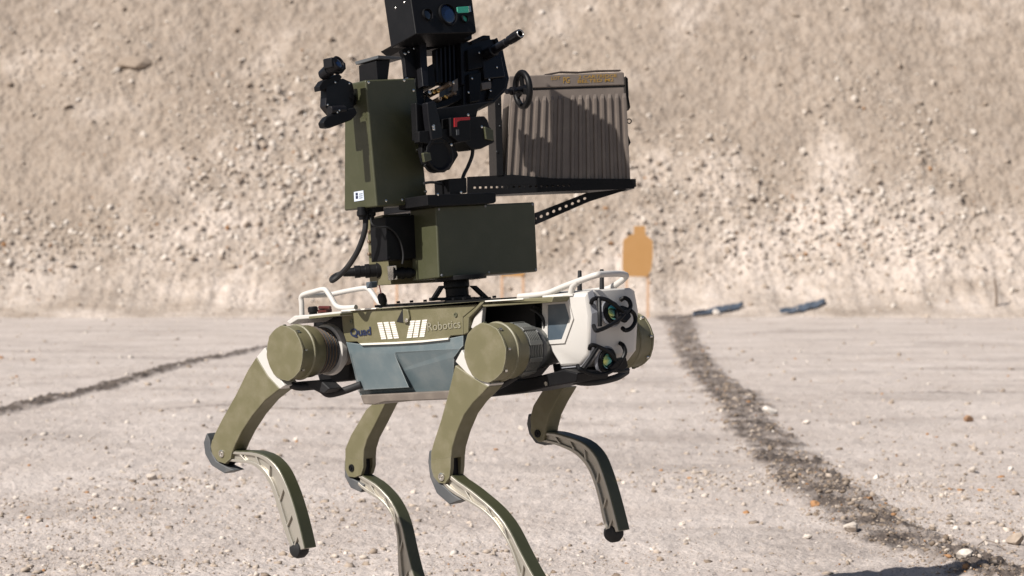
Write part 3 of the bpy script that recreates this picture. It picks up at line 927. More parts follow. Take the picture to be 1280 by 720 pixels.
lp = [(432.7, 427.5), (449, 430), (495, 428), (528, 426), (561, 423), (579, 419.5), (579, 432), (568, 446), (565, 489), (450, 494), (447, 480), (438, 447)]
low = MB(RF)
L_ = [lowpt(*p) for p in lp]
mid = [lowpt(x, y) for x, y in ((437, 441.5), (495, 440), (575, 436))]
back = [p + Vector((0, 0.03, 0)) for p in L_]
vs = L_ + mid + back
fs = [(0, 1, 2, 13, 12), (2, 3, 4, 5, 6, 14, 13), (12, 13, 14, 6, 7, 8, 9, 10, 11), (11, 0, 12)]
nl = len(L_)
for i in range(nl):
    j = (i + 1) % nl
    fs.append((j, i, 15 + i, 15 + j))
low.add(vs, fs)
lowp = low.pair('lower_panel', BLUEGREY, robot, 0.0, smooth=False, label='blue grey lower side panel')
fac = MB(RF)
fa = [lowpt(x, y, e) for x, y, e in ((440, 444, 0.0015), (493, 442, 0.0015), (511, 484, 0.020), (450, 487.5, 0.020))]
fb = [lowpt(x, y, 0.0) for x, y in ((437.5, 441), (494.5, 439.5), (514, 486), (448, 490))]
fac.add(fa + fb, [(0, 1, 2, 3), (4, 5, 1, 0), (5, 6, 2, 1), (6, 7, 3, 2), (7, 4, 0, 3)])
fac.build('pressed_facet', BLUEGREY, lowp, smooth=False)
for px, py in ((448.3, 455), (569.5, 447.5)):
    c = lowpt(px, py, 0.001)
    MB(RF).cyl(c, c + Vector((0, -0.0015, 0)), 0.0042, 12).build('bolt', BLACK, lowp)
# belly tray with chamfered bumper edge
bel = MB(RF).prism(side([(450, 493.8), (560, 488.5), (602, 486), (602, 497), (558, 499.5), (480, 502.5), (468, 506), (454, 505.5)], YB + 0.012), (0, 0.226, 0))
bel_o = bel.build('belly_bumper', BUMPER, robot, 0.003)
MB(RF).prism(side([(602, 489), (640, 476), (668, 471), (704, 462), (722, 466), (720, 478), (690, 483), (655, 491), (602, 497.5)], -0.115), (0, 0.10, 0)).build('belly_tray', BLACK, robot, 0.004)
for px, py in ((683, 479.5), (612, 490)):
    c = U(px, py, 'y', -0.116)
    MB(RF).lathe(c, (0, -1, 0), [(0, 0.005), (0.002, 0.005), (0.002, 0.0028), (0.0005, 0.0025)], 12).build('bolt', STEEL, bel_o)
# white strut and dark pocket edge beside the front hip
MB(RF).prism(side([(603.5, 383.5), (601.5, 406), (594, 412), (588, 410), (593, 396)], YB + 0.004), (0, 0.012, 0)).pair('strut', WHITE, robot, 0.002)

# deck
deck_side = [(426, 388.5), (604, 376.2), (655, 373.2), (692, 371.2), (690, 378.2), (604, 384), (600, 378), (427, 391)]
deck = MB(RF).prism(side(deck_side, YB - 0.003), (0, 0.256, 0)).build('deck', OLIVE, robot, 0.003)
MB(RF).prism(side([(606, 375.8), (654, 372.8), (654, 374.6), (606, 377.6)], YB - 0.0055), (0, 0.02, 0)).build('trim_strip', WHITEPRINT, deck, 0.001)
MB(RF).prism(side([(426.5, 387.6), (470, 384.6), (470, 386.4), (426.5, 389.6)], YB - 0.0055), (0, 0.02, 0)).build('trim_strip', WHITEPRINT, deck, 0.001)
# accessory rail with studs
ra, rb_ = U(474, 381.5, 'y', -0.06), U(640, 372.2, 'y', -0.06)
rail = MB(RF).bar(ra + Vector((0, 0, -0.002)), rb_ + Vector((0, 0, -0.002)), 0.03, 0.006).build('accessory_rail', BLACK, robot, 0.001)
for px in (481, 498, 514.5, 531.5, 553, 567, 580, 592, 601, 618):
    py = 381.5 + (px - 474) * (372.2 - 381.5) / 166 - 1.0
    c = U(px, py, 'y', -0.06)
    MB(RF).cyl(c, c + Vector((0, 0, 0.005)), 0.0042, 10).build('bolt', BLACK, rail)

# rear: white shell, estop, plates
MB(RF).prism(side([(357.5, 402), (367.5, 394.6), (388, 393.2), (426, 389), (426, 395), (400, 397), (388, 398.5), (372, 400), (362, 406)], -0.16), (0, 0.32, 0)).build('rear_plate', WHITE, robot, 0.003)
MB(RF).prism(side([(386, 395.6), (425, 391.6), (425, 394.6), (386, 398.8)], -0.165), (0, 0.12, 0)).build('rear_shelf', OLIVE, robot, 0.001)
c = U(391.5, 392, 'y', -0.125)
es = MB(RF).lathe(c, (0, 0, 1), [(-0.012, 0.0095), (0.0, 0.0095), (0.003, 0.0095), (0.004, 0.0118), (0.013, 0.0118), (0.0165, 0.009)], 20).build('stop_button', BLACK, robot)
c = U(406, 388.5, 'y', -0.09)
MB(RF).box(c, (0.03, 0.02, 0.009)).build('fuse_block', REDD, robot, 0.002)
MB(RF).cyl(U(399, 384.5, 'y', -0.10), U(413, 384.5, 'y', -0.10), 0.004, 12).build('fuse', REDD, robot, 0.001)
MB(RF).prism(side([(392, 398), (432, 394), (440, 440), (436, 476), (400, 480), (388, 440)], -0.05), (0, 0.10, 0)).build('rear_core', BLACK, robot, 0.004)

# tube rails
def tubes(name, paths, r, mat, parent=robot, sub=5, frame=RF, seg=12):
    mb = MB(frame)
    for p in paths: mb.tube(p, r, seg, sub)
    return mb.build(name, mat, parent)


yN, yF = -0.085, 0.055
tubes('rear_rail', [
    [U(377.5, 396, 'y', yN), U(377, 380, 'y', yN), U(376.5, 372.5, 'y', yN), U(380, 368.3, 'y', yN), U(395, 363.8, 'y', yN), U(404, 361.8, 'y', yN), U(408.5, 364, 'y', yN), U(415, 374, 'y', yN), U(420, 382, 'y', yN), U(428, 384.8, 'y', yN), U(445, 384.2, 'y', yN)],
    [U(414, 368.3, 'y', yF), U(430, 364.6, 'y', yF), U(452, 360.6, 'y', yF), U(460, 361, 'y', yF), U(466, 367.5, 'y', yF), U(474, 378.5, 'y', yF), U(482, 380, 'y', yF)],
    [U(378.5, 369.5, 'y', yN), U(395, 369, 'y', -0.03), U(414, 368.3, 'y', yF)]], 0.0062, WHITE, sub=6)
yN, yF = -0.07, 0.065
tubes('front_rail', [
    [U(649, 370.8, 'y', yN), U(672, 368.6, 'y', yN), U(686, 366, 'y', yN), U(706, 357.8, 'y', yN), U(730, 349, 'y', yN), U(744, 344.2, 'y', yN), U(751, 342.9, 'y', yN + 0.015), U(765, 342.2, 'y', -0.01), U(777, 342.6, 'y', yF - 0.02), U(782.5, 344.6, 'y', yF), U(778, 350, 'y', yF), U(768, 357, 'y', yF), U(758, 361.6, 'y', yF), U(735, 365.0, 'y', yF), U(712, 367.6, 'y', yF)],
    [U(722, 352.6, 'y', yN), U(716, 358.5, 'y', yN), U(713.5, 368.5, 'y', yN)],
    [U(764.5, 357.5, 'y', yF), U(767.5, 362, 'y', yF), U(769, 369, 'y', yF)]], 0.0068, WHITE, sub=6)
c = U(713.5, 369, 'y', -0.07)
MB(RF).box(c, (0.03, 0.02, 0.005)).build('rail_foot', WHITE, robot, 0.001)
for px, y, p1 in ((724.6, -0.03, 338), (752.3, 0.03, 336.5)):
    a = U(px, 370, 'y', y); b_ = U(px, p1, 'y', y)
    MB(RF).lathe(a, b_ - a, [(0, 0.0062), ((b_ - a).length * 0.3, 0.0052), ((b_ - a).length * 0.97, 0.0042), ((b_ - a).length, 0.003)], 14).build('antenna', BLACK2, robot)

# ---- head
HY = 0.078
prof = [(678, 371.5), (730.5, 370.0), (734.5, 395), (732, 441), (723, 453), (701, 455), (684, 428), (678, 420)]
P2 = side(prof, -HY)                               # side profile of the head
cen = sum(P2, Vector()) / len(P2)


def layer(y, grow):
    out = []
    for p in P2:
        d = (p - cen); d.y = 0
        q = p + d.normalized() * grow; q.y = y
        out.append(q)
    return out


hb = MB(RF)
Ls = [layer(-HY, 0.0), layer(-HY + 0.004, 0.006), layer(-HY + 0.020, 0.013), layer(HY - 0.020, 0.013), layer(HY - 0.004, 0.006), layer(HY, 0.0)]
nP = len(P2); vs = [v for l in Ls for v in l]; fs = []
for i in range(len(Ls) - 1):
    for k in range(nP):
        k2 = (k + 1) % nP
        fs.append((i * nP + k2, i * nP + k, (i + 1) * nP + k, (i + 1) * nP + k2))
fs += [tuple(range(nP)), tuple(range(len(Ls) * nP - 1, (len(Ls) - 1) * nP - 1, -1))]
hb.add(vs, fs)
# make sure faces look outward
head = hb.build('head_shell', WHITE, robot, 0.003)
bmx = head.data
import bmesh
_b = bmesh.new(); _b.from_mesh(bmx); bmesh.ops.recalc_face_normals(_b, faces=_b.faces); _b.to_mesh(bmx); _b.free(); bmx.update()
# grey band running round the chamfer between side and front
band = MB(RF)
A = layer(-HY + 0.0035, 0.0058)[1:6]; B = layer(-HY + 0.020, 0.0138)[1:6]
Ain = [p + Vector((0, 0.006, 0)) for p in A]
A2 = [a.lerp(b, 0.18) + (b - cen).normalized() * 0.0018 + Vector((0, -0.0022, 0)) for a, b in zip(A, B)]; B2 = [a.lerp(b, 0.92) + (b - cen).normalized() * 0.0018 + Vector((0, -0.0022, 0)) for a, b in zip(A, B)]
band.add(A2 + B2, [(i, i + 1, 5 + i + 1, 5 + i) for i in range(4)])
bo_ = band.build('trim_band', GREYSHELL, head, smooth=False)
sm = bo_.modifiers.new('solid', 'SOLIDIFY'); sm.thickness = 0.002; sm.offset = 0
# side window
win = [(684.5, 381), (706.5, 379.2), (711.8, 398), (702, 424), (684.5, 425.5)]
rim = [(684, 376.5), (710, 374.5), (716.5, 398.5), (705.5, 429), (684, 430.5)]
w_ = MB(RF); o4 = side(rim, -HY - 0.003); i4 = side(win, -HY - 0.003); nb = len(rim)
vs = o4 + i4 + [p + Vector((0, 0.006, 0)) for p in o4] + [p + Vector((0, 0.006, 0)) for p in i4]
fs = []
for k in range(nb):
    k2 = (k + 1) % nb
    fs += [(k, nb + k, nb + k2, k2), (k, k2, 2 * nb + k2, 2 * nb + k), (nb + k2, nb + k, 3 * nb + k, 3 * nb + k2)]
w_.add(vs, fs)
rimo = w_.build('window_rim', WHITE, head, 0.0)
_b = bmesh.new(); _b.from_mesh(rimo.data); bmesh.ops.recalc_face_normals(_b, faces=_b.faces); _b.to_mesh(rimo.data); _b.free()
MB(RF).prism(side(win, -HY - 0.0012), (0, 0.003, 0)).build('side_window', SLATE, head)

# front facets: plane through profile edges 1-2 (upper) and 2-3 (lower)


def facet(i, j):
    g_ = 0.013
    l = layer(0.0, g_)
    p, q = l[i], l[j]
    n = (q - p).cross(Vector((0, 1, 0))).normalized()
    if n.x < 0: n = -n
    return p, n


FU, FL = facet(1, 2), facet(2, 3)


def camera_eye(c_px, r, fac):
    p, n = fac
    c = RF.UP(*c_px, p, n)
    ey = MB(RF).lathe(c - n * 0.004, n, [(0, r * 1.74), (0.0050, r * 1.70), (0.0065, r * 1.6), (0.0055, r * 1.3)], 36).build('eye_camera', GREYSHELL, head)
    MB(RF).lathe(c - n * 0.002, n, [(0.0, r * 1.52), (0.0080, r * 1.48), (0.0105, r * 1.25), (0.0085, r * 0.9)], 36).build('bezel', BLACK, ey)
    MB(RF).dome(c + n * 0.0060, n, r * 1.02, r * 0.55, 32, 9).build('lens', LENS_EYE, ey)
    return c


camera_eye((764, 391.5), 0.0175, FU)
camera_eye((757.5, 450.5), 0.0180, FL)


def guard(paths, fac, h, r, name):
    p, n = fac
    mb = MB(RF)
    for path in paths:
        mb.tube([RF.UP(q[0], q[1], p + n * (h if len(q) < 3 else q[2]), n) for q in path], r, 8, 4)
    return mb.build(name, BLACK, head)


guard([[(739, 379, 0.001), (741, 374.5, 0.010), (748, 372.8, 0.014), (760, 375.5), (772, 384), (780, 391)],
       [(749, 373.5, 0.016), (749.5, 390, 0.020), (750, 408, 0.016)],
       [(742, 407, 0.001), (744, 412, 0.010), (748, 413, 0.014), (762, 407), (774, 399), (781, 391)],
       [(776, 375, 0.001), (781, 372.5, 0.010), (786.5, 376, 0.016), (788, 384, 0.018), (781, 391)],
       [(778, 410, 0.001), (782, 413, 0.010), (789, 410, 0.014), (794, 402, 0.014), (793, 393, 0.016), (788, 388, 0.018)]], FU, 0.022, 0.0047, 'lens_guard')
guard([[(737, 436, 0.001), (739, 431.5, 0.010), (747, 433, 0.014), (762, 441, 0.016), (772, 456, 0.018)],
       [(747, 434, 0.015), (738, 448, 0.016), (729, 461, 0.014)],
       [(722, 457, 0.001), (724, 461.5, 0.010), (731, 464, 0.014), (742, 468, 0.018), (757, 467, 0.020), (772, 459, 0.018)],
       [(775, 429, 0.001), (779, 432, 0.012), (781.5, 440, 0.018), (778, 449, 0.018), (772, 458, 0.018)],
       [(766, 462, 0.018), (776, 463.5, 0.018), (785, 462, 0.010)]], FL, 0.016, 0.0047, 'lens_guard')
for fc_, pl in ((FU, [(771, 387), (778, 381), (786, 384), (790, 396), (784, 403), (773, 398)]), (FL, [(763, 459), (774, 448), (783, 446), (786, 458), (777, 466), (764, 466)])):
    MB(RF).prism([RF.UP(x, y, fc_[0] + fc_[1] * 0.022, fc_[1]) for x, y in pl], -fc_[1] * 0.010).build('guard_hub', BLACK, head, 0.003)
hub_p, hub_n = FU
for px, py in ((776.5, 392), (782, 391.5)):
    c = RF.UP(px, py, hub_p + hub_n * 0.026, hub_n)
    MB(RF).cyl(c - hub_n * 0.003, c + hub_n * 0.001, 0.0028, 10).build('bolt', BLACK, head)
# chin bar under the head
tubes('chin_bar', [[U(700, 468, 'y', -0.09), U(722, 477, 'y', -0.08), U(745, 477.5, 'y', -0.045), U(770, 472, 'y', 0.02), U(783, 464.5, 'y', 0.075)]], 0.0075, BLACK2)
MB(RF).prism(side([(690, 455), (716, 456), (726, 464), (712, 469), (692, 466)], -0.07), (0, 0.14, 0)).build('chin_plate', BLACK, robot, 0.003)


# ---- hips
def hip(cx, cy, s, ribs, zoff=None):
    if s < 0:
        c = U(cx, cy, 'y', YC)
    else:
        c = Vector(cx)
    inn = Vector((0, -s, 0)); out = -inn
    r = 0.0622
    drum = MB(RF).lathe(c + inn * 0.004, inn, [(0, r * 0.965), (0.003, r * 0.985), (0.032, r * 0.985), (0.0335, r * 1.025), (0.037, r * 1.035), (0.0395, r * 1.02), (0.041, r * 0.97), (0.066, r * 0.965), (0.072, r * 0.93), (0.074, r * 0.88)], 48).build('hip_drum', OLIVE_D if False else OLIVE, robot)
    # cap: notched disc
    vs = []; seg = 56
    cap = MB(RF)
    pts = []
    for k in range(seg):
        an = 2 * math.pi * k / seg
        rr = r * (1.0 + (0.022 if k % 7 in (0, 1) else 0.0))
        pts.append(c + Vector((math.cos(an) * rr, 0, math.sin(an) * rr)))
    cap.prism(pts, inn * 0.0055)
    cap.build('hip_cap', OLIVE, drum, 0.0012)
    for k in range(8):
        an = 2 * math.pi * (k * 7 + 0.5) / seg
        q = c + Vector((math.cos(an) * r * 1.0, 0, math.sin(an) * r * 1.0)) + inn * 0.010
        MB(RF).cyl(q + inn * -0.003, q + inn * 0.004, 0.0032, 8).build('bolt', STEEL if k in (0, 1, 7) else OLIVE_D, drum)
    if ribs == 'rings':
        core = MB(RF).lathe(c + inn * 0.070, inn, [(0, 0.051), (0.055, 0.050)], 36).build('motor', BLACK, robot)
        for k in range(9):
            MB(RF).lathe(c + inn * (0.0745 + k * 0.0052), inn, [(0, 0.0515), (0.0008, 0.0575 - 0.0006 * k), (0.0026, 0.0575 - 0.0006 * k), (0.0034, 0.0515)], 44).build('cooling_fin', COPPER if k % 2 else GREYRUB, core)
        MB(RF).lathe(c + inn * 0.123, inn, [(0, 0.047), (0.002, 0.058), (0.016, 0.060), (0.019, 0.055), (0.03, 0.05)], 40).build('hip_flange', WHITE, robot, 0.001)
    else:
        core = MB(RF).lathe(c + inn * 0.070, inn, [(0, 0.052), (0.004, 0.056), (0.05, 0.054), (0.053, 0.047), (0.10, 0.044)], 40).build('motor', MOTOR, robot)
        for k in range(7):
            MB(RF).lathe(c + inn * (0.082 + k * 0.005), inn, [(0, 0.0545), (0.0008, 0.0582), (0.0026, 0.0582), (0.0034, 0.0545)], 44).build('cooling_fin', MOTOR, core)
        for k in range(10):
            an = 2 * math.pi * k / 10 + 0.2
            q = c + inn * 0.098 + Vector((math.cos(an) * 0.0565, 0, math.sin(an) * 0.0565))
            tv = Vector((-math.sin(an), 0, math.cos(an)))
            MB(RF).bar(q - inn * 0.019, q + inn * 0.019, 0.010, 0.006, up=(math.cos(an), 0, math.sin(an))).build('motor_block', MOTOR, core, 0.001)
        MB(RF).lathe(c + inn * 0.126, inn, [(0, 0.046), (0.003, 0.050), (0.012, 0.050), (0.015, 0.046)], 36).build('hip_flange', GREYRUB, robot)
    # inner yoke to the body
    e = c + inn * 0.13
    MB(RF).lathe(e, inn, [(0, 0.042), (0.06, 0.040), (0.10, 0.034)], 24).build('hip_yoke', BUMPER, robot, 0.002)
    return c


HF = hip(606, 441, -1, 'blocks')
HR = hip(355.5, 441.5, -1, 'rings')
HFL = hip(Vector((HF.x, -HF.y, HF.z)), None, 1, 'blocks')
HRL = hip(Vector((HR.x, -HR.y, HR.z)), None, 1, 'rings')
# hip cables and straps
tubes('hip_cable', [[U(676, 432, 'y', -0.06), U(681, 410, 'y', -0.075), U(676, 394, 'y', -0.08), U(664, 386, 'y', -0.07)], [U(680, 425, 'y', -0.06), U(684, 405, 'y', -0.07), U(678, 389, 'y', -0.07), U(668, 383, 'y', -0.06)]], 0.0035, BLACK2)
tubes('hip_strap', [[U(598, 487, 'y', -0.20), U(622, 483, 'y', -0.18), U(645, 470, 'y', -0.15), U(655, 462, 'y', -0.12)]], 0.008, BLACK2)
tubes('lower_guard', [[U(364, 481.5, 'y', -0.2), U(375, 484, 'y', -0.19), U(390, 483, 'y', -0.17), U(400, 482, 'y', -0.16)],
                      [U(392, 482, 'y', -0.17), U(402, 487, 'y', -0.16), U(411, 492.5, 'y', -0.15), U(428, 489, 'y', -0.13), U(452, 480.5, 'y', -0.11)]], 0.0085, BLACK2)
MB(RF).prism(side([(362, 478), (400, 475), (412, 486), (405, 492), (388, 486), (366, 484)], -0.18), (0, 0.04, 0)).build('strap_buckle', BLACK2, robot, 0.003)


# ---- legs
def leg(y0, y1, bracket, thigh, prong, knee, bump, Cc, Bc, foot, bolt_mat, label=None, far=False):
    """y0: plane the outlines were measured on, y1: the other face"""
    off = Vector((0, y1 - y0, 0)); sg = 1 if y1 > y0 else -1; T = abs(y1 - y0)
    L = bpy.data.objects.new('leg', None); C.objects.link(L); L.parent = robot; L.empty_display_size = 0.05
    if label: L['label'] = label
    if bracket:
        MB(RF).prism(side(bracket, y0 + sg * 0.002), off * 0.96).build('hip_bracket', WHITE, L, 0.002)
    MB(RF).prism(side(thigh, y0), off).build('thigh', OLIVE, L, 0.0035)
    th = MB(RF)
    th.prism(side(prong, y0 + sg * 0.0004), Vector((0, sg * 0.011, 0)))
    th.prism([p + Vector((0, sg * (T - 0.0114), 0)) for p in side(prong, y0)], Vector((0, sg * 0.011, 0)))
    th.build('knee_fork', OLIVE, L, 0.002)
    k0 = U(*knee, 'y', y0); yv = Vector((0, sg, 0))
    kb = [(prong[0][0], prong[0][1] - 6), (prong[1][0] + 1, prong[1][1]), (prong[2][0] + 3, prong[2][1] + 3), (knee[0] - 3, knee[1] + 3), (knee[0] - 4, knee[1] - 14)]
    MB(RF).prism(side(kb, y0 + sg * 0.0115), Vector((0, sg * (T - 0.023), 0))).build('knee_block', BLACK, L, 0.001)
    MB(RF).cyl(k0 + yv * 0.011, k0 + yv * (T - 0.011), 0.0165, 24).build('knee_drum', BLACK, L, 0.001)
    bo = MB(RF).lathe(k0 + yv * 0.001, -yv, [(0, 0.0095), (0.003, 0.009), (0.0035, 0.006), (0.002, 0.0055), (0.002, 0.003), (0.0045, 0.0025)], 20).build('knee_bolt', bolt_mat, L)
    MB(RF).prism(side(bump, y0 + sg * 0.005), Vector((0, sg * (T - 0.010), 0))).build('knee_guard', GREYRUB, L, 0.003)
    # shank: two flanges, a thin web and slanting ribs
    def smooth(pts, n=26):
        P = np.array(pts, float); t = np.concatenate([[0], np.cumsum(np.hypot(*np.diff(P, axis=0).T))]); t /= t[-1]
        q = np.linspace(0, 1, n); out = []
        for u in q:
            i = min(max(np.searchsorted(t, u) - 1, 0), len(P) - 2)
            a, b, c_, d = P[max(i - 1, 0)], P[i], P[i + 1], P[min(i + 2, len(P) - 1)]
            f = (u - t[i]) / (t[i + 1] - t[i])
            out.append(0.5 * ((2 * b) + (c_ - a) * f + (2 * a - 5 * b + 4 * c_ - d) * f * f + (3 * b - a - 3 * c_ + d) * f ** 3))
        return out
    cs, bs = smooth(Cc), smooth(Bc)
    n = len(cs); ya = y0 + sg * 0.004; th_ = T - 0.008
    cl = [U(*p, 'y', ya) for p in cs]; bl = [U(*p, 'y', ya) for p in bs]

    def strip(a, b, name, mat, d0, d1):
        mb = MB(RF); o0 = Vector((0, sg * d0, 0)); o1 = Vector((0, sg * d1, 0)); m = len(a)
        vs = [p + o0 for p in a] + [p + o0 for p in b] + [p + o1 for p in a] + [p + o1 for p in b]; fs = []
        for i in range(m - 1):
            fs += [(i, m + i, m + i + 1, i + 1), (2 * m + i, 2 * m + i + 1, 3 * m + i + 1, 3 * m + i), (i, i + 1, 2 * m + i + 1, 2 * m + i), (m + i + 1, m + i, 3 * m + i, 3 * m + i + 1)]
        fs += [(0, 2 * m, 3 * m, m), (m - 1, 2 * m - 1, 4 * m - 1, 3 * m - 1)]
        mb.add(vs, fs)
        o = mb.build(name, mat, L, 0)
        _b = bmesh.new(); _b.from_mesh(o.data); bmesh.ops.recalc_face_normals(_b, faces=_b.faces); _b.to_mesh(o.data); _b.free()
        o.data.set_sharp_from_angle(angle=R(35))
        b2 = o.modifiers.new('bevel', 'BEVEL'); b2.width = 0.0015; b2.segments = 2; b2.limit_method = 'ANGLE'; b2.angle_limit = R(50); b2.harden_normals = True
        return o
    fl = 0.26
    out_ = [(c_ - b).normalized() for c_, b in zip(cl, bl)]
    strip([c_ + q * 0.0028 for c_, q in zip(cl, out_)], cl, 'shank_cover', OLIVE_D, 0.0006, th_ - 0.0006)
    strip(cl, [c_.lerp(b, 0.27) for c_, b in zip(cl, bl)], 'shank_flange', ALU, 0, th_)
    strip([c_.lerp(b, 0.74) for c_, b in zip(cl, bl)], bl, 'shank_flange', ALU, 0.0, th_ * 0.9)
    strip([c_.lerp(b, 0.28) for c_, b in zip(cl, bl)], [c_.lerp(b, 0.76) for c_, b in zip(cl, bl)], 'shank_web', ALU, 0.006, th_ - 0.006)
    for i in (2, 5, 8, 13, 18, 22):
        p = cl[i].lerp(bl[i], 0.2); q = cl[min(i + 2, n - 1)].lerp(bl[min(i + 2, n - 1)], 0.85)
        MB(RF).bar(p + yv * 0.0035, q + yv * 0.0035, 0.0045, 0.006, up=(0, 1, 0)).build('shank_rib', ALU, L, 0.001)
    f0 = U(*foot, 'y', (y0 + y1) / 2)
    MB(RF).lathe(f0 - Vector((0, 0.019, 0)), (0, 1, 0), [(0, 0.008), (0.004, 0.017), (0.012, 0.0215), (0.026, 0.0215), (0.034, 0.017), (0.038, 0.008)], 24).build('foot_pad', BLACK2, L)
    return L


# near front leg (planted)
leg(YC + 0.003, YC + 0.047,
    [(569, 452), (577, 437), (592, 464), (613, 480), (608, 486), (598, 482)],
    [(568.5, 456), (592, 472), (611, 483), (603, 492), (591, 504), (580, 519), (571, 540), (565, 560), (563.5, 573), (538, 577), (538, 566), (541.5, 553), (551, 524), (560, 491)],
    [(563.4, 571), (563, 585), (561.5, 597), (556, 605), (548, 604), (541.5, 596), (538.5, 585), (538, 575)],
    (552, 596), [(536, 563), (534.5, 577), (537, 597), (545.5, 617), (561.5, 631), (577, 625), (566, 618), (554, 607), (545, 597), (540.5, 580), (540, 563)],
    [(563, 595), (573, 603), (585, 611), (600, 623), (614, 635), (628, 651), (638, 667), (647.5, 686), (659, 708), (668, 724), (680, 748), (691, 780), (697, 828)],
    [(553, 605), (563, 615), (578, 624), (597, 635), (612, 647), (624, 662.5), (634, 679), (641, 697), (647, 720), (653, 748), (663, 780), (677, 828)],
    (687, 826), STEEL, 'planted near foreleg')
# near rear leg (swinging back)
leg(YC + 0.003, YC + 0.047,
    [(320.5, 446), (331, 434), (345, 466), (356, 482), (349, 487), (335, 472)],
    [(320, 446), (335, 470), (350, 486), (331, 501), (315, 520), (302, 540), (294, 556), (290, 566), (265, 551), (267, 544), (277, 524), (295, 492), (309, 463)],
    [(290, 564), (288, 574), (281, 580), (272, 577), (265, 568), (263, 558), (265, 549)],
    (277, 567), [(258, 541), (254, 553), (256, 568), (264, 582), (280, 592), (293, 588), (282, 583), (270, 576), (263, 563), (262, 550)],
    [(286, 564), (300, 565), (317, 566), (333, 572), (347, 586), (358, 608), (367, 634), (374, 660), (380, 686)],
    [(280, 576), (297, 578), (312, 580), (325, 588), (336, 604), (344, 626), (351, 650), (358, 672), (366, 690)],
    (374, 686), STEEL, 'near hind leg lifted off the ground')
# far rear leg (planted)
leg(0.187, 0.2305, None,
    [(470, 500), (488, 497), (481, 506), (469, 530), (459, 549), (455, 562), (454, 574), (431, 574), (431, 561), (438, 544), (457, 512)],
    [(454, 572), (454, 584), (451, 594), (443, 597), (435, 596), (431, 587), (431, 572)],
    (439.5, 585), [(430, 575), (430.5, 596), (438, 610), (451, 616), (455, 606), (447, 602), (438, 597), (433.5, 588)],
    [(448, 593), (458, 599), (469, 606), (484, 621), (495, 639), (502.5, 660), (508.5, 688), (516, 718), (522, 736), (527, 761)],
    [(447, 606), (457, 615), (470, 623), (482, 634), (491, 650), (495.5, 669), (497, 694), (498, 720), (503, 738), (512, 761)],
    (519.5, 759), BLACK, 'planted far hind leg')
# far front leg (swinging)
leg(0.187, 0.2305, None,
    [(680, 484), (706, 484), (694, 504), (686, 520), (682, 536), (681, 545), (663, 535), (662, 522), (666, 507)],
    [(681, 543), (679, 551), (673, 553), (667, 547), (663, 540), (663, 533)],
    (672, 542), [(660, 517), (658, 530), (661, 543), (669, 554), (680, 557), (687, 552), (677, 551), (668, 545), (663.5, 534), (663, 519)],
    [(679, 541), (692, 542), (707, 546), (728, 554), (743, 569), (752, 589), (760, 614), (767, 640), (773, 664)],
    [(675, 552), (690, 555), (704, 560), (719, 568), (732, 582), (741, 601), (748, 625), (753, 649), (759, 668)],
    (767, 666), BLACK, 'far foreleg lifted off the ground')
# ================================================================== THE TURRET
TB = U(575, 372.5, 'y', 0.0)

TM = RM @ rot('Z', -2.0)                            # turret slewed a little towards the camera
TF = Frame(RF.w(TB), TM)
V = TF.U
EM = TM @ rot('Y', -12.0)
EF = Frame(TF.o, EM)
CM = TM @ rot('Z', -33.0)
CF = Frame(TF.o, CM)


def fr(pts, x, F=TF):
    return [F.U(px, py, 'x', x) for px, py in pts]


turret = thing('weapon_turret', 'black and olive gun turret with sensor head mounted on the back of the robot', 'gun turret', TF)


def slab(name, pts, x, depth, mat, parent=None, bevel=0.002, F=TF, **kw):
    return MB(F).prism(fr(pts, x, F), (-depth, 0, 0)).build(name, mat, parent or turret, bevel, **kw)


def cables(name, paths, r, mat, parent=None):
    mb = MB(TF)
    for p in paths: mb.tube(p, r, 10, 6)
    return mb.build(name, mat, parent or turret)


def bolts(pts, x, F=TF, r=0.0032, mat=STEEL, parent=None, h=0.002, name='bolt', n=None):
    for px, py in pts:
        c = F.U(px, py, 'x', x)
        MB(F).lathe(c, (1, 0, 0), [(0, r), (h * 0.6, r), (h, r * 0.6)], 10).build(name, mat, parent or turret)


# base
ax0 = V(572, 372, 'x', 0.0); ax1 = V(571, 346, 'x', 0.0)
MB(TF).lathe(ax0 - Vector((0, 0, 0.01)), (0, 0, 1), [(0, 0.030), (0.012, 0.030), (0.014, 0.026), (0.030, 0.026), (0.034, 0.029), (0.048, 0.029), (0.062, 0.02)], 28).build('base_hub', BLACK, turret)
for x in (-0.035, 0.035):
    for quad in ([(551, 357), (557, 357), (545, 376), (539, 376)], [(589, 357), (596, 357), (614, 374), (607, 374)]):
        MB(TF).prism(fr(quad, x), (-0.008, 0, 0)).build('base_leg', BLACK, turret, 0.001)
    MB(TF).prism(fr([(539, 372), (614, 371), (614, 374.5), (539, 375.5)], x), (-0.008, 0, 0)).build('base_leg', BLACK, turret, 0.001)
MB(TF).lathe(V(576, 348, 'x', 0.0), (0, 0, 1), [(-0.004, 0.058), (0.006, 0.058)], 36).build('slew_ring', BLACK, turret, 0.001)

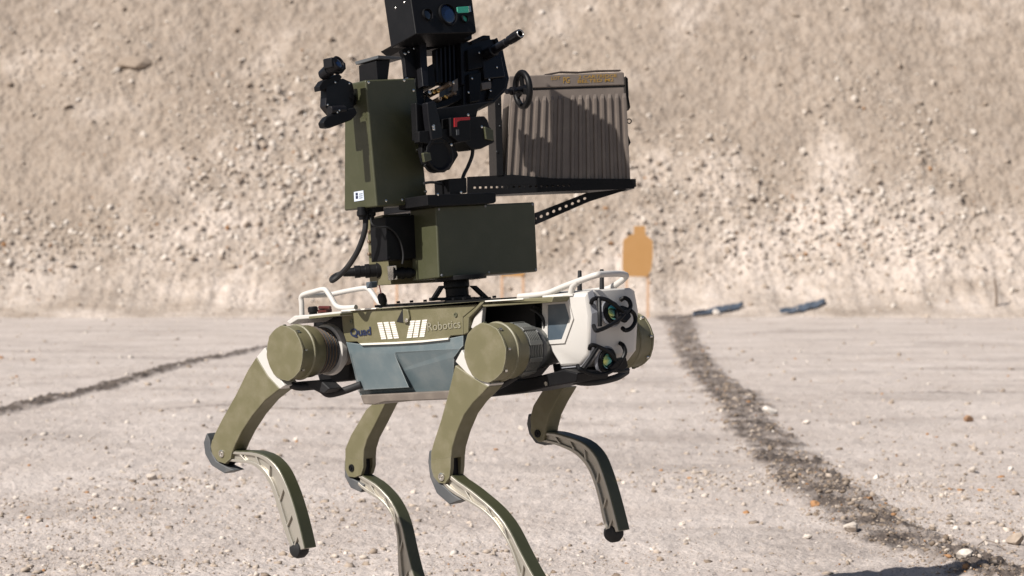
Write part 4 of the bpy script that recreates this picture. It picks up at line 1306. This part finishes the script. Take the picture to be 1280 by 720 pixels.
# equipment box behind, with dark electronics box and connectors
W0 = V(478, 330, 'x', -0.02).y
jb_f = fr([(478, 268.5), (585, 262), (590, 349), (489, 356)], -0.10)
jb_b = [TF.U(458.5, 274, 'y', jb_f[0].y), jb_f[1] + Vector((-0.08, 0, 0.0)), jb_f[2] + Vector((-0.08, 0, 0.0)), TF.U(462, 357.5, 'y', jb_f[3].y)]
eb = MB(TF).hexa(jb_f, jb_b).build('equipment_box', OLIVE, turret, 0.002)
for py in (289, 302, 317.5):
    c = TF.U(461, py, 'y', jb_f[0].y - 0.001 + (py - 268) * 0.00003)
    MB(TF).lathe(c, (0, -1, 0), [(-0.004, 0.004), (0.002, 0.004), (0.003, 0.002)], 10).build('bolt', COPPER, eb)
f4 = fr([(482, 271), (524, 268.5), (526, 323), (484, 325.5)], -0.045)
MB(TF).hexa(f4, [p + Vector((-0.055, 0, 0)) for p in f4]).build('electronics_box', BLACK, turret, 0.002)
bolts([(484.5, 324), (487, 322)], -0.044, mat=BLACK)
# cable connectors
def connector(p0, p1, r, name='connector'):
    d = (p1 - p0); Lg = d.length
    return MB(TF).lathe(p0, d, [(0, r * 0.9), (0, r * 1.25), (Lg * .12, r * 1.25), (Lg * .12, r), (Lg * .3, r), (Lg * .3, r * 1.1), (Lg * .42, r * 1.1), (Lg * .42, r * .9), (Lg * .55, r * .9), (Lg * .55, r * .98), (Lg * .7, r * .98), (Lg * .7, r * .72), (Lg, r * .6)], 22).build(name, BLACK, turret, 0.0005)


connector(V(476, 337.5, 'x', -0.14), V(429, 341, 'x', -0.19), 0.0145)
connector(V(491, 341.5, 'x', -0.08), V(524, 341, 'x', -0.05), 0.0125)
MB(TF).box(V(476, 338, 'x', -0.14), (0.04, 0.004, 0.042)).build('connector_plate', STEEL, turret, 0.001)
MB(TF).box(V(490.5, 341, 'x', -0.08), (0.03, 0.003, 0.032)).build('connector_plate', STEEL, turret, 0.001)
slab('cable_clip', [(464, 352), (472, 351.5), (472, 359), (465, 360)], -0.12, 0.02, SLATE)
cables('power_cable', [[V(457, 268, 'x', -0.07), V(456.5, 285, 'x', -0.07), V(453, 299, 'x', -0.08), V(446, 316, 'x', -0.10), V(435, 333, 'x', -0.13), V(424, 344.5, 'x', -0.16), V(416, 350.5, 'x', -0.175), V(415, 348.5, 'x', -0.20), V(421, 344, 'x', -0.21), V(431, 341, 'x', -0.192)]], 0.0062, BLACK2)
cables('signal_cable', [[V(463, 270, 'x', -0.065), V(465, 280, 'x', -0.05), V(473, 284, 'x', -0.045), V(484, 284, 'x', -0.04), V(494, 291, 'x', -0.04), V(501, 304, 'x', -0.04), V(504, 318, 'x', -0.04), V(503, 330, 'x', -0.04)]], 0.0022, BLACK2)
cables('lanyard', [[V(474, 356, 'x', -0.17), V(475.5, 363, 'x', -0.17), V(477, 369, 'x', -0.17)]], 0.0012, RED)
MB(TF).lathe(V(476, 367, 'x', -0.17), V(480, 382, 'x', -0.17) - V(476, 367, 'x', -0.17), [(0, 0.006), (0.006, 0.010), (0.02, 0.010), (0.026, 0.006)], 16).build('dust_cap', BLACK2, turret)

# main olive box
mb4 = fr([(545, 258), (668.5, 252.5), (672.5, 339.5), (548.8, 347.5)], 0.03)
mbx = MB(TF).hexa(mb4, [p + Vector((-0.09, 0, 0)) for p in mb4]).build('control_box', OLIVE_D, turret, 0.004, bseg=3)
bolts([(548.5, 261.5), (606.5, 257.5), (665.5, 255.5), (552, 344.2), (611, 340.5), (669.5, 337)], 0.0295, parent=mbx, r=0.0030, mat=GREYSHELL)

# base rail under the gun
slab('base_rail', [(534, 243.5), (620, 240.5), (620.5, 252), (618, 254), (545, 258), (535, 257)], 0.055, 0.10, BLACK)
slab('tray_bracket', [(586, 243), (618, 241.5), (618, 252), (586, 253.5)], -0.03, 0.30, BLACK)
bolts([(547, 243), (576, 240.5)], 0.057)

# tall olive housing
hf = fr([(457, 100), (519.3, 97.5), (535, 254), (471, 258.5)], -0.02)
hbk = [TF.U(430.5, 106, 'y', hf[0].y), None, None, TF.U(430, 263.8, 'y', hf[3].y)]
hbk[1] = hf[1] + (hbk[0] - hf[0]); hbk[2] = hf[2] + (hbk[3] - hf[3])
hou = MB(TF).hexa(hf, hbk).build('housing', OLIVE_D, turret, 0.004, bseg=3)
bolts([(516.6, 113), (517.6, 138.5), (519.6, 163), (521.6, 188), (532, 239.5), (482.5, 251), (503, 250), (523, 249), (460.5, 103), (505, 100.5)], -0.0195, parent=hou, r=0.0034)
# sticker on its left face
sp0 = hf[0]; sn = (hf[3] - hf[0]).cross(hbk[0] - hf[0]).normalized()
if sn.y > 0: sn = -sn
LQ = lambda px, py, h=0.0012: TF.UP(px, py, sp0 + sn * h, sn)
st = MB(TF).prism([LQ(442.3, 240), (LQ(454, 238)), LQ(455, 250), LQ(442.8, 252)], -sn * 0.001).build('label_plate', STICKER, hou)
MB(TF).prism([LQ(444.3, 241.2, .0018), LQ(447, 240.8, .0018), LQ(447.2, 244, .0018), LQ(444.5, 244.4, .0018)], -sn * 0.0004).build('emblem', NAVY, st)
MB(TF).prism([LQ(444.4, 245, .0018), LQ(447.3, 244.7, .0018), LQ(447.5, 248.2, .0018), LQ(444.6, 248.6, .0018)], -sn * 0.0004).build('emblem', NAVY, st)
for py in (242.5, 245, 247.5):
    MB(TF).prism([LQ(448.8, py - 0.3, .0018), LQ(453, py - 0.9, .0018), LQ(453, py - 0.1, .0018), LQ(448.8, py + 0.5, .0018)], -sn * 0.0004).build('print_line', SLATE, st)
for px in (452, 463):
    a = V(px, 259, 'x', -0.07); b_ = V(px + 0.6, 273, 'x', -0.07)
    MB(TF).lathe(a, b_ - a, [(0, 0.010), (0.009, 0.010), (0.009, 0.0115), (0.018, 0.0115), (0.022, 0.0075), (0.028, 0.007)], 12).build('cable_gland', BLACK, turret)
MB(TF).box(V(468, 262, 'x', -0.06), (0.03, 0.03, 0.012)).build('cable_gland', BLACK, turret, 0.001)

# side camera on the left of the housing
sc_ = slab('side_camera', [(408, 105), (414, 100), (430, 98), (441, 103), (443, 112), (443, 146), (434, 152), (418, 146), (411, 138), (407, 133), (408, 118)], -0.05, 0.022, GUN, bevel=0.003)
slab('camera_bracket', [(404, 153), (409, 146), (422, 140), (444, 134), (447, 142), (440, 150), (413, 160), (406, 159.5)], -0.03, 0.02, BLACK, sc_, 0.003)
MB(TF).cyl(V(412, 138, 'x', -0.038), V(430, 137, 'x', -0.038), 0.010, 14).build('pivot', GUN, sc_, 0.001)
a = V(401, 96, 'x', -0.07); b_ = V(424, 78, 'x', -0.015); d_ = (b_ - a)
MB(TF).lathe(a, d_, [(0, 0.006), (0.005, 0.012), (d_.length * .45, 0.0145), (d_.length * .46, 0.012), (d_.length * .6, 0.012), (d_.length * .62, 0.0155), (d_.length, 0.0165), (d_.length, 0.013), (d_.length - .004, 0.012)], 24).build('camera_barrel', GUN, sc_)
MB(TF).dome(b_ - d_.normalized() * 0.004, d_, 0.0125, 0.004).build('lens', LENS_BLUE, sc_)
MB(TF).box(V(413, 79, 'x', -0.03), (0.03, 0.018, 0.022)).build('camera_knob', GUN, sc_, 0.003)
slab('camera_foot', [(399, 108), (404, 101), (424, 92), (428, 96), (424, 103), (406, 112), (400, 114)], -0.05, 0.02, BLACK, sc_, 0.002)
slab('camera_clamp', [(424, 78), (432, 78), (433, 86), (428, 92), (421, 90)], -0.02, 0.02, BLACK, sc_, 0.002)
MB(TF).cyl(V(432, 125, 'x', -0.06), V(446, 125, 'x', -0.075), 0.013, 16).build('camera_arm', BLACK, sc_, 0.001)
bolts([(421.5, 140.5), (424, 138), (419, 103), (436.5, 104.5), (409.5, 131)], -0.029, r=0.0022, parent=sc_)

# hooded black box on the housing top
hf2 = fr([(470, 76), (488, 74), (485, 100.5), (472, 101)], -0.04)
hb2 = [TF.U(448, 82, 'y', hf2[0].y), None, None, TF.U(449, 103, 'y', hf2[3].y)]
hb2[1] = hf2[1] + (hb2[0] - hf2[0]); hb2[2] = hf2[2] + (hb2[3] - hf2[3])
vis = MB(TF).hexa(hf2, hb2).build('hood_box', BLACK, turret, 0.002)
lf = fr([(472.5, 69), (502, 71), (502, 74.5), (472.5, 73)], -0.03)
lb = [TF.U(443.5, 77, 'y', lf[0].y), None, None, TF.U(444.5, 81, 'y', lf[3].y)]
lb[1] = lf[1] + (lb[0] - lf[0]); lb[2] = lf[2] + (lb[3] - lf[3])
MB(TF).hexa(lf, lb).build('hood_lid', GREYRUB, vis, 0.001)

# ---- elevating mass: sensor head, yoke, gun
E = EF.U
XS = 0.13
sf = fr([(501, -86), (579, -88), (596, 40.8), (520.2, 42.8)], XS, EF)
sfb = [p + Vector((-0.092, 0, 0)) for p in sf]
sen = MB(EF).hexa(sf, sfb).build('sensor_head', BLACK, turret, 0.003)
# frame lip round the front and the raised left cover with its groove
yl = sf[0].y
lft = lambda px, py: EF.U(px, py, 'y', yl + (sf[3].y - sf[0].y) * 0.5 - 0.0025)
MB(EF).prism([lft(489, 13), lft(507, 2), lft(512, 38), lft(494, 52)], (0, 0.004, 0)).build('side_cover', GUN, sen, 0.001)
MB(EF).prism([lft(508.5, 5) + Vector((0, -0.001, 0)), lft(510, 6) + Vector((0, -0.001, 0)), lft(497, 46) + Vector((0, -0.001, 0)), lft(495.5, 46) + Vector((0, -0.001, 0))], (0, 0.003, 0)).build('groove', BLACK2, sen)
for px, py in ((490.5, 31), (492, 43), (493, 47.5), (495, 10), (506, 3)):
    c = lft(px, py)
    MB(EF).lathe(c, (0, -1, 0), [(0, 0.0024), (0.002, 0.0024), (0.003, 0.001)], 8).build('bolt', STEEL, sen)


def eye(px, py, r, glass, name='lens', rim=BLACK, deep=0.004):
    c = EF.U(px, py, 'x', XS)
    l = MB(EF).dome(c + Vector((0.0005, 0, 0)), (1, 0, 0), r, r * 0.16, 32, 5).build(name, glass, sen)
    MB(EF).lathe(c, (1, 0, 0), [(0, r * 1.02), (0.006, r * 1.02), (0.006, r * 1.14), (0, r * 1.16)], 36, cap=False).build('lens_ring', rim, l)


eye(559.5, 18.3, 0.0228, LENS_BLUE)
eye(534, 18.5, 0.0125, LENS_DARK)
eye(580.3, 24, 0.0082, LENS_GREEN)
g0 = fr([(571.3, 8.6), (585.7, 7.6), (586.6, 15.6), (572, 16.6)], XS + 0.002, EF)
gw = MB(EF).prism(g0, (-0.003, 0, 0)).build('range_window', LENS_GREEN, sen, 0.001)
MB(EF).prism(fr([(586.4, 7.4), (588.2, 7.3), (589, 14.6), (587.2, 14.8)], XS + 0.003, EF), (-0.004, 0, 0)).build('window_frame', STEEL, sen)
MB(EF).prism(fr([(540.8, 14.5), (541.8, 14.5), (542.4, 22), (541.2, 22)], XS + 0.006, EF), (-0.005, 0, 0)).build('lens_glint_rim', GUN, sen)

# neck and yoke
slab('neck', [(514, 43), (590, 41), (590.5, 49), (524, 50.5)], 0.08, 0.115, BLACK, F=EF)
yk = slab('yoke_plate', [(502.5, 62), (524, 51), (529, 105), (531, 150), (518.5, 150), (519, 97), (508, 97), (506, 76)], 0.045, 0.012, BLACK, F=EF, bevel=0.001)
bolts([(506.2, 67), (510.4, 64.6), (517.2, 60.4), (508.6, 98.2)], 0.0475, EF, 0.0035, STEEL, yk)
slab('yoke_column', [(523.5, 52), (533, 51), (536, 108), (529, 108)], 0.062, 0.05, GUN, F=EF)
slab('yoke_beam', [(533, 50), (576, 48.5), (577, 52), (545, 60), (533, 63)], 0.03, 0.01, BLACK, F=EF)
slab('yoke_foot', [(533.5, 84), (542, 79), (545, 108), (535, 108)], 0.05, 0.04, BLACK, F=EF)
hs = slab('heat_sink', [(543, 62), (560, 54), (576, 49), (577, 104), (546, 106)], 0.035, 0.010, BLACK, F=EF, bevel=0.001)
for k in range(6):
    x0 = 544.5 + k * 5.4
    slab('cooling_fin', [(x0, 63 - k * 2.4), (x0 + 2.3, 62 - k * 2.4), (x0 + 3.6, 103), (x0 + 1.3, 103)], 0.048, 0.014, GUN, hs, 0.0006, EF)
slab('yoke_column', [(575, 50), (579, 50), (581.5, 106), (577.5, 106)], 0.058, 0.05, GUN, F=EF)

# feed chute with cartridges
for px, py, r, m in ((537, 115.5, 0.0062, STEEL), (542, 114.5, 0.0062, BRASS), (547.5, 113, 0.0066, BRASS), (550, 123.5, 0.0058, COPPER), (558, 121, 0.0052, BRASS), (563, 104.5, 0.0062, COPPER), (569, 116, 0.005, COPPER), (567, 103, 0.005, STEEL)):
    c = E(px, py, 'x', 0.055)
    MB(EF).lathe(c - Vector((0.05, 0, 0)), (1, 0, 0), [(0, r), (0.048, r), (0.051, r * 0.8), (0.052, r * 0.45), (0.0505, r * 0.4)], 16).build('cartridge', m, turret)
slab('feed_chute', [(534, 120), (546, 128), (575, 118), (577, 100), (581, 101), (583, 122), (560, 132), (536, 138), (530, 132)], 0.05, 0.06, BLACK, F=EF)
slab('feed_cover', [(566, 101), (572.5, 97.5), (573, 113), (566.5, 116)], 0.05, 0.006, BUMPER, F=EF, bevel=0.001)

# gun
rc = slab('receiver', [(578, 52), (588, 51.5), (604, 45), (613, 45), (613.5, 49), (620, 48), (629, 61), (633, 80), (637, 98), (634, 112), (619, 128), (597, 136), (580, 136)], 0.055, 0.09, GUN, F=EF, bevel=0.003)
slab('top_rail', [(589, 51), (604, 44), (613, 44.3), (612, 48), (604, 48.5), (590, 55)], 0.062, 0.12, BLACK, rc, 0.001, EF)
slab('receiver_block', [(584, 62), (603, 57), (605, 84), (586, 88)], 0.064, 0.02, BLACK, rc, 0.002, EF)
slab('receiver_block', [(603, 74), (627, 70), (632, 96), (606, 99)], 0.066, 0.02, GUN, rc, 0.003, EF)
slab('receiver_plate', [(602, 103.5), (614, 101.5), (614.5, 110.5), (603, 112)], 0.064, 0.01, BUMPER, rc, 0.001, EF)
slab('receiver_lug', [(586, 92), (602, 90), (600, 126), (588, 128)], 0.066, 0.02, BLACK, rc, 0.002, EF)
slab('receiver_lug', [(616, 98), (634, 97), (632, 110), (618, 124), (610, 124)], 0.064, 0.02, BLACK, rc, 0.002, EF)
bolts([(599, 66), (611.5, 99.6), (613, 113.5), (585.5, 115.5), (621, 84), (590, 98)], 0.0665, EF, 0.0026, STEEL, rc)
slab('sight_post', [(618, 49), (621.5, 46.8), (624, 53), (620, 55)], 0.06, 0.02, BLACK, rc, 0.001, EF)
b0 = E(604, 71, 'x', 0.05); b1 = E(650.5, 41.8, 'x', 0.205); bd = (b1 - b0); bl_ = bd.length
brl = MB(EF).lathe(b0, bd, [(0, 0.0135), (bl_ * .3, 0.0135), (bl_ * .31, 0.0105), (bl_ * .62, 0.0100), (bl_ * .63, 0.0082), (bl_ * .70, 0.0082), (bl_ * .71, 0.0108), (bl_ * .985, 0.0112), (bl_, 0.0102), (bl_, 0.0062), (bl_ * .93, 0.0058)], 24).build('barrel', GUN, turret)
MB(EF).torus(b1, bd, 0.0082, 0.0012, 24, 6).build('muzzle_ring', STEEL, brl)
dn, du, dv = MB._basis(bd)
for k in range(5):
    an = k * 2 * math.pi / 5 + 0.3; e_ = du * math.cos(an) + dv * math.sin(an)
    MB(EF).bar(b0 + bd * 0.80 + e_ * 0.0108, b0 + bd * 0.95 + e_ * 0.0110, 0.0035, 0.0014, up=e_).build('muzzle_slot', BLACK2, brl)
# hand wheel
hc = V(653.3, 112, 'x', 0.05)
WA = Vector((0.32, 0.947, 0))                        # wheel axis
hw = MB(TF).torus(hc, WA, 0.0385, 0.0072, 44, 12).build('hand_wheel', BLACK, turret)
hub = V(633, 114.5, 'x', 0.05)
MB(TF).lathe(hub, hc - hub, [(0, 0.006), ((hc - hub).length * .3, 0.006), ((hc - hub).length * .3, 0.0095), ((hc - hub).length * .5, 0.0095), ((hc - hub).length * .6, 0.006), ((hc - hub).length + .006, 0.012), ((hc - hub).length + .012, 0.010)], 18).build('wheel_shaft', GUN, hw)
for an in (90, 200, 340):
    e_ = Vector((0.947, -0.32, 0)) * math.cos(R(an)) + Vector((0, 0, 1)) * math.sin(R(an))
    MB(TF).bar(hc, hc + e_ * 0.036, 0.013, 0.006, up=WA).build('wheel_spoke', BLACK, hw, 0.001)

# trunnion cluster under the gun
slab('cradle', [(520, 128), (545, 136), (590, 130), (618, 126), (598, 137), (596, 146), (560, 150), (536, 152), (529, 176), (522, 176)], 0.03, 0.02, BLACK, bevel=0.003)
slab('cradle_arm', [(534, 128), (544, 126), (553, 160), (554, 172), (540, 176), (536, 150)], 0.055, 0.02, GUN, bevel=0.003)
db = slab('drive_box', [(563, 147), (588, 145.5), (588.5, 176), (573, 178), (564, 170)], 0.06, 0.05, BLACK, bevel=0.002)
slab('red_mark', [(567.8, 147.5), (587.5, 146.2), (587.5, 149.8), (575.5, 150.6), (571.6, 152.6), (571.6, 158.6), (567.9, 158.8)], 0.0615, 0.003, RED, db, 0.0004)
slab('warning_tag', [(570.5, 162), (574, 161.5), (574.2, 168.5), (571, 169)], 0.0615, 0.003, GREYRUB, db, 0.0004)
slab('drive_arm', [(524, 164), (566, 160), (574, 171), (566, 178), (536, 180), (524, 178)], 0.05, 0.018, BLACK, bevel=0.002)
slab('drive_arm', [(586, 146), (606, 145), (610, 150), (612, 158), (617, 163), (618.5, 178), (602, 186), (590, 187), (579, 177), (586, 172)], 0.04, 0.05, BLACK, bevel=0.003)
slab('drive_cover', [(606, 158), (617, 162), (617.5, 176), (608, 174)], 0.045, 0.02, OLIVE_D, bevel=0.002)
c0 = V(550, 193, 'x', 0.05)
MB(TF).lathe(c0 - Vector((0.02, 0, 0)), (1, 0, 0), [(0, 0.034), (0.008, 0.036), (0.012, 0.041), (0.02, 0.041), (0.022, 0.036), (0.016, 0.030)], 14).build('drive_motor', BLACK, turret, 0.001)
slab('drive_shell', [(528, 172), (566, 174), (574, 194), (563, 212), (546, 216), (531, 206), (527, 190)], 0.025, 0.015, BLACK, bevel=0.004)
slab('drive_cover', [(529, 191), (538, 190), (540, 200), (531, 203)], 0.052, 0.008, OLIVE_D, bevel=0.002)
bolts([(541.5, 161), (564, 181), (585, 143.5), (602, 158.5), (541, 158)], 0.057)
MB(TF).cyl(V(542, 156, 'x', 0.056), V(542.5, 163, 'x', 0.056), 0.003, 10).build('grease_fitting', STEEL, turret)
slab('rail_post', [(561, 223.5), (583.5, 222), (584, 241), (562, 244)], 0.05, 0.05, BLACK)
cables('drive_cable', [[V(591, 184, 'x', 0.03), V(590, 195, 'x', 0.03), V(585, 208, 'x', 0.03), V(580, 218, 'x', 0.03), V(577, 228, 'x', 0.03)]], 0.0042, BLACK2)
cables('drive_cable', [[V(530, 229, 'x', 0.03), V(540, 227.8, 'x', 0.03), V(552, 230, 'x', 0.03), V(563, 236, 'x', 0.03)], [V(531, 206, 'x', 0.03), V(536, 213, 'x', 0.03), V(544, 215, 'x', 0.03)]], 0.0030, BLACK2)

# ---- can tray on the right
XT = -0.37
DC = 0.105
tr = slab('can_tray', [(584, 221), (642, 218.3), (691, 223), (795, 223.6), (795, 229), (715, 229.4), (590, 231.6), (584, 231.6)], XT, 0.004, BLACK, bevel=0.0006, F=CF)
slab('tray_lip', [(715, 229.4), (795, 229), (795, 233.6), (780, 236.5), (715, 238)], XT, 0.004, BLACK, tr, 0, CF)
slab('tray_lip', [(584, 231.6), (590, 231.6), (590, 237.5), (715, 234.6), (715, 238), (618, 243.5), (584, 245)], XT, 0.004, BLACK, tr, 0, CF)
hsq = MB(CF).holed_strip(*fr([(590, 231.6), (715, 229.4), (715, 234.6), (590, 237.5)], XT, CF), 18, (-0.004, 0, 0), 0.5, 0.5, True)
hsq.build('hole_row', BLACK, tr, smooth=False)
fl = fr([(584, 241.5), (793, 233.5)], XT - 0.004, CF)
MB(CF).prism([fl[0], fl[1], fl[1] + Vector((-DC, 0, 0)), fl[0] + Vector((-DC, 0, 0))], (0, 0, -0.004)).build('tray_floor', BLACK, tr)
sp1 = fr([(618.5, 120), (626.5, 119.5), (629.5, 219), (621, 220)], XT + 0.002, CF)
sp_o = MB(CF).prism(sp1, (-DC, 0, 0)).build('side_plate', BLACK, tr, 0.001)
bolts([(624.3, 131), (625.2, 158), (621.5, 190)], XT + 0.002, CF, 0.003, GUN, sp_o)
br_ = MB(CF).holed_strip(*fr([(664, 268), (733, 241.2), (737, 251.8), (666, 282.5)], XT - 0.02, CF), 9, (-0.004, 0, 0), 0.27, 0.5).build('brace', BLACK, turret, smooth=False)
MB(CF).bar(CF.U(670, 274.5, 'x', XT - 0.022), CF.U(618, 281, 'x', XT - 0.022), 0.004, 0.024).build('brace_foot', BLACK, br_)
_p = CF.U(622, 281, 'x', XT - 0.02)
MB(CF).bar(_p, _p + Vector((0.30, 0, 0)), 0.02, 0.024).build('brace_foot', BLACK, br_)
slab('brace_end', [(733, 241.2), (786, 235.5), (780, 238.5), (737, 251.8)], XT - 0.02, 0.004, BLACK, br_, 0, CF)
MB(CF).holed_strip(*[p for p in fr([(664, 268), (733, 241.2), (737, 251.8), (666, 282.5)], XT - 0.12, CF)], 9, (-0.004, 0, 0), 0.27, 0.5).build('brace', BLACK, turret, smooth=False)

# ================================================================== THE AMMUNITION CAN
XC = XT - 0.008
cf = fr([(638, 112.5), (781, 107.5), (787, 229.5), (629, 235)], XC, CF)
base_c = (cf[2] + cf[3]) / 2
canF = Frame(CF.w(base_c), CM)
can = thing('ammunition_can', 'ribbed brown grey ammunition can sitting in the black tray beside the gun', 'ammunition can', canF)
cb = [p + Vector((-DC + 0.01, 0, 0)) for p in cf]
MB(CF).hexa(cf, cb).build('can_body', CANM, can, 0.004)
def on_front(u, v, h=0.0):                         # u along the face, v up from the bottom
    a = cf[3].lerp(cf[2], u); b_ = cf[0].lerp(cf[1], u)
    return a.lerp(b_, v) + Vector((h, 0, 0))


RIBU = [0.035 + 0.066 * k for k in range(7)] + [0.545 + 0.0635 * k for k in range(8)]
for u in RIBU:
    rm = MB(CF); w = 0.0185
    for (v0, v1, inset) in ((0.02, 0.93, 0),):
        secs = [(-1, 0), (-0.60, 0.0048), (0.0, 0.0050), (0.60, 0.0048), (1, 0)]
        vs = []; fs = []
        for v, sc2 in ((0.0, 1), (0.88, 1), (0.925, 0.05)):
            for sx, h in secs:
                vs.append(on_front(u + sx * w * (0.85 if sc2 < 1 else 1), v, h * sc2 - 0.0002))
        for i in range(2):
            for k in range(4):
                fs.append((i * 5 + k, i * 5 + k + 1, (i + 1) * 5 + k + 1, (i + 1) * 5 + k))
        rm.add(vs, fs)
    rm.build('rib', CANM, can, smooth=False)
MB(CF).prism([on_front(0.462, 0.0, 0.003), on_front(0.515, 0.0, 0.003), on_front(0.515, 0.9, 0.003), on_front(0.462, 0.9, 0.003)], (-0.004, 0, 0)).build('flat_panel', CANM, can, 0.001)
lf = fr([(636, 95.2), (780, 90), (781.3, 106.4), (637, 111.2)], XC + 0.004, CF)
lid = MB(CF).hexa(lf, [p + Vector((-DC + 0.002, 0, 0)) for p in lf]).build('can_lid', CANM, can, 0.003)
sl = fr([(640, 110.5), (781, 105.8), (781, 108.2), (640, 113.2)], XC + 0.0005, CF)
MB(CF).prism(sl, (-0.004, 0, 0)).build('seal', BLACK2, lid)
def can_text(body, x0, y0, x1, y1, hpx, bold=0.01):
    a, b_ = fr([(x0, y0), (x1, y1)], XC + 0.0046, CF); t_ = fr([(x0, y0 - hpx)], XC + 0.0046, CF)[0]
    text_mb(CF, body, a, b_ - a, t_ - a, bold).build('stencil_lettering', YELLOW, lid, smooth=False)


can_text('PG', 704, 104.0, 712, 103.6, 7.5)
can_text('2 CARTRIDGE', 723, 98.4, 771, 96.3, 4.0)
can_text('BELTED M2', 722, 103.8, 767, 101.6, 4.0)
can_text('LOT', 689, 99.8, 700, 99.2, 4.0)
# carrying strap on top, latch at the end
hnd = MB(CF); sps = [CF.U(px, py, 'x', XC - 0.05) for px, py in ((680, 94), (700, 90.3), (722, 90.8), (745, 88.9), (775, 88.3))]
for i in range(4):
    hnd.bar(sps[i], sps[i + 1], 0.022, 0.003)
hnd.build('strap', STRAP, can, 0.0006)
mq = lambda px, py, dx=0.0: CF.U(px, py, 'x', XC - 0.06 + dx)
MB(CF).prism([mq(782, 95), mq(785, 98), mq(786, 122), mq(788, 134), mq(786, 138), mq(783, 120)], (-0.03, 0, 0)).build('latch', BLACK, can, 0.001)
MB(CF).torus(mq(786.5, 151.5), (1, 0.2, 0), 0.0055, 0.0014, 20, 8).build('latch_ring', GUN, can)
MB(CF).prism([mq(785, 168), mq(788.5, 178), mq(785.5, 184)], (-0.03, 0, 0)).build('latch_hook', BLACK, can, 0.001)
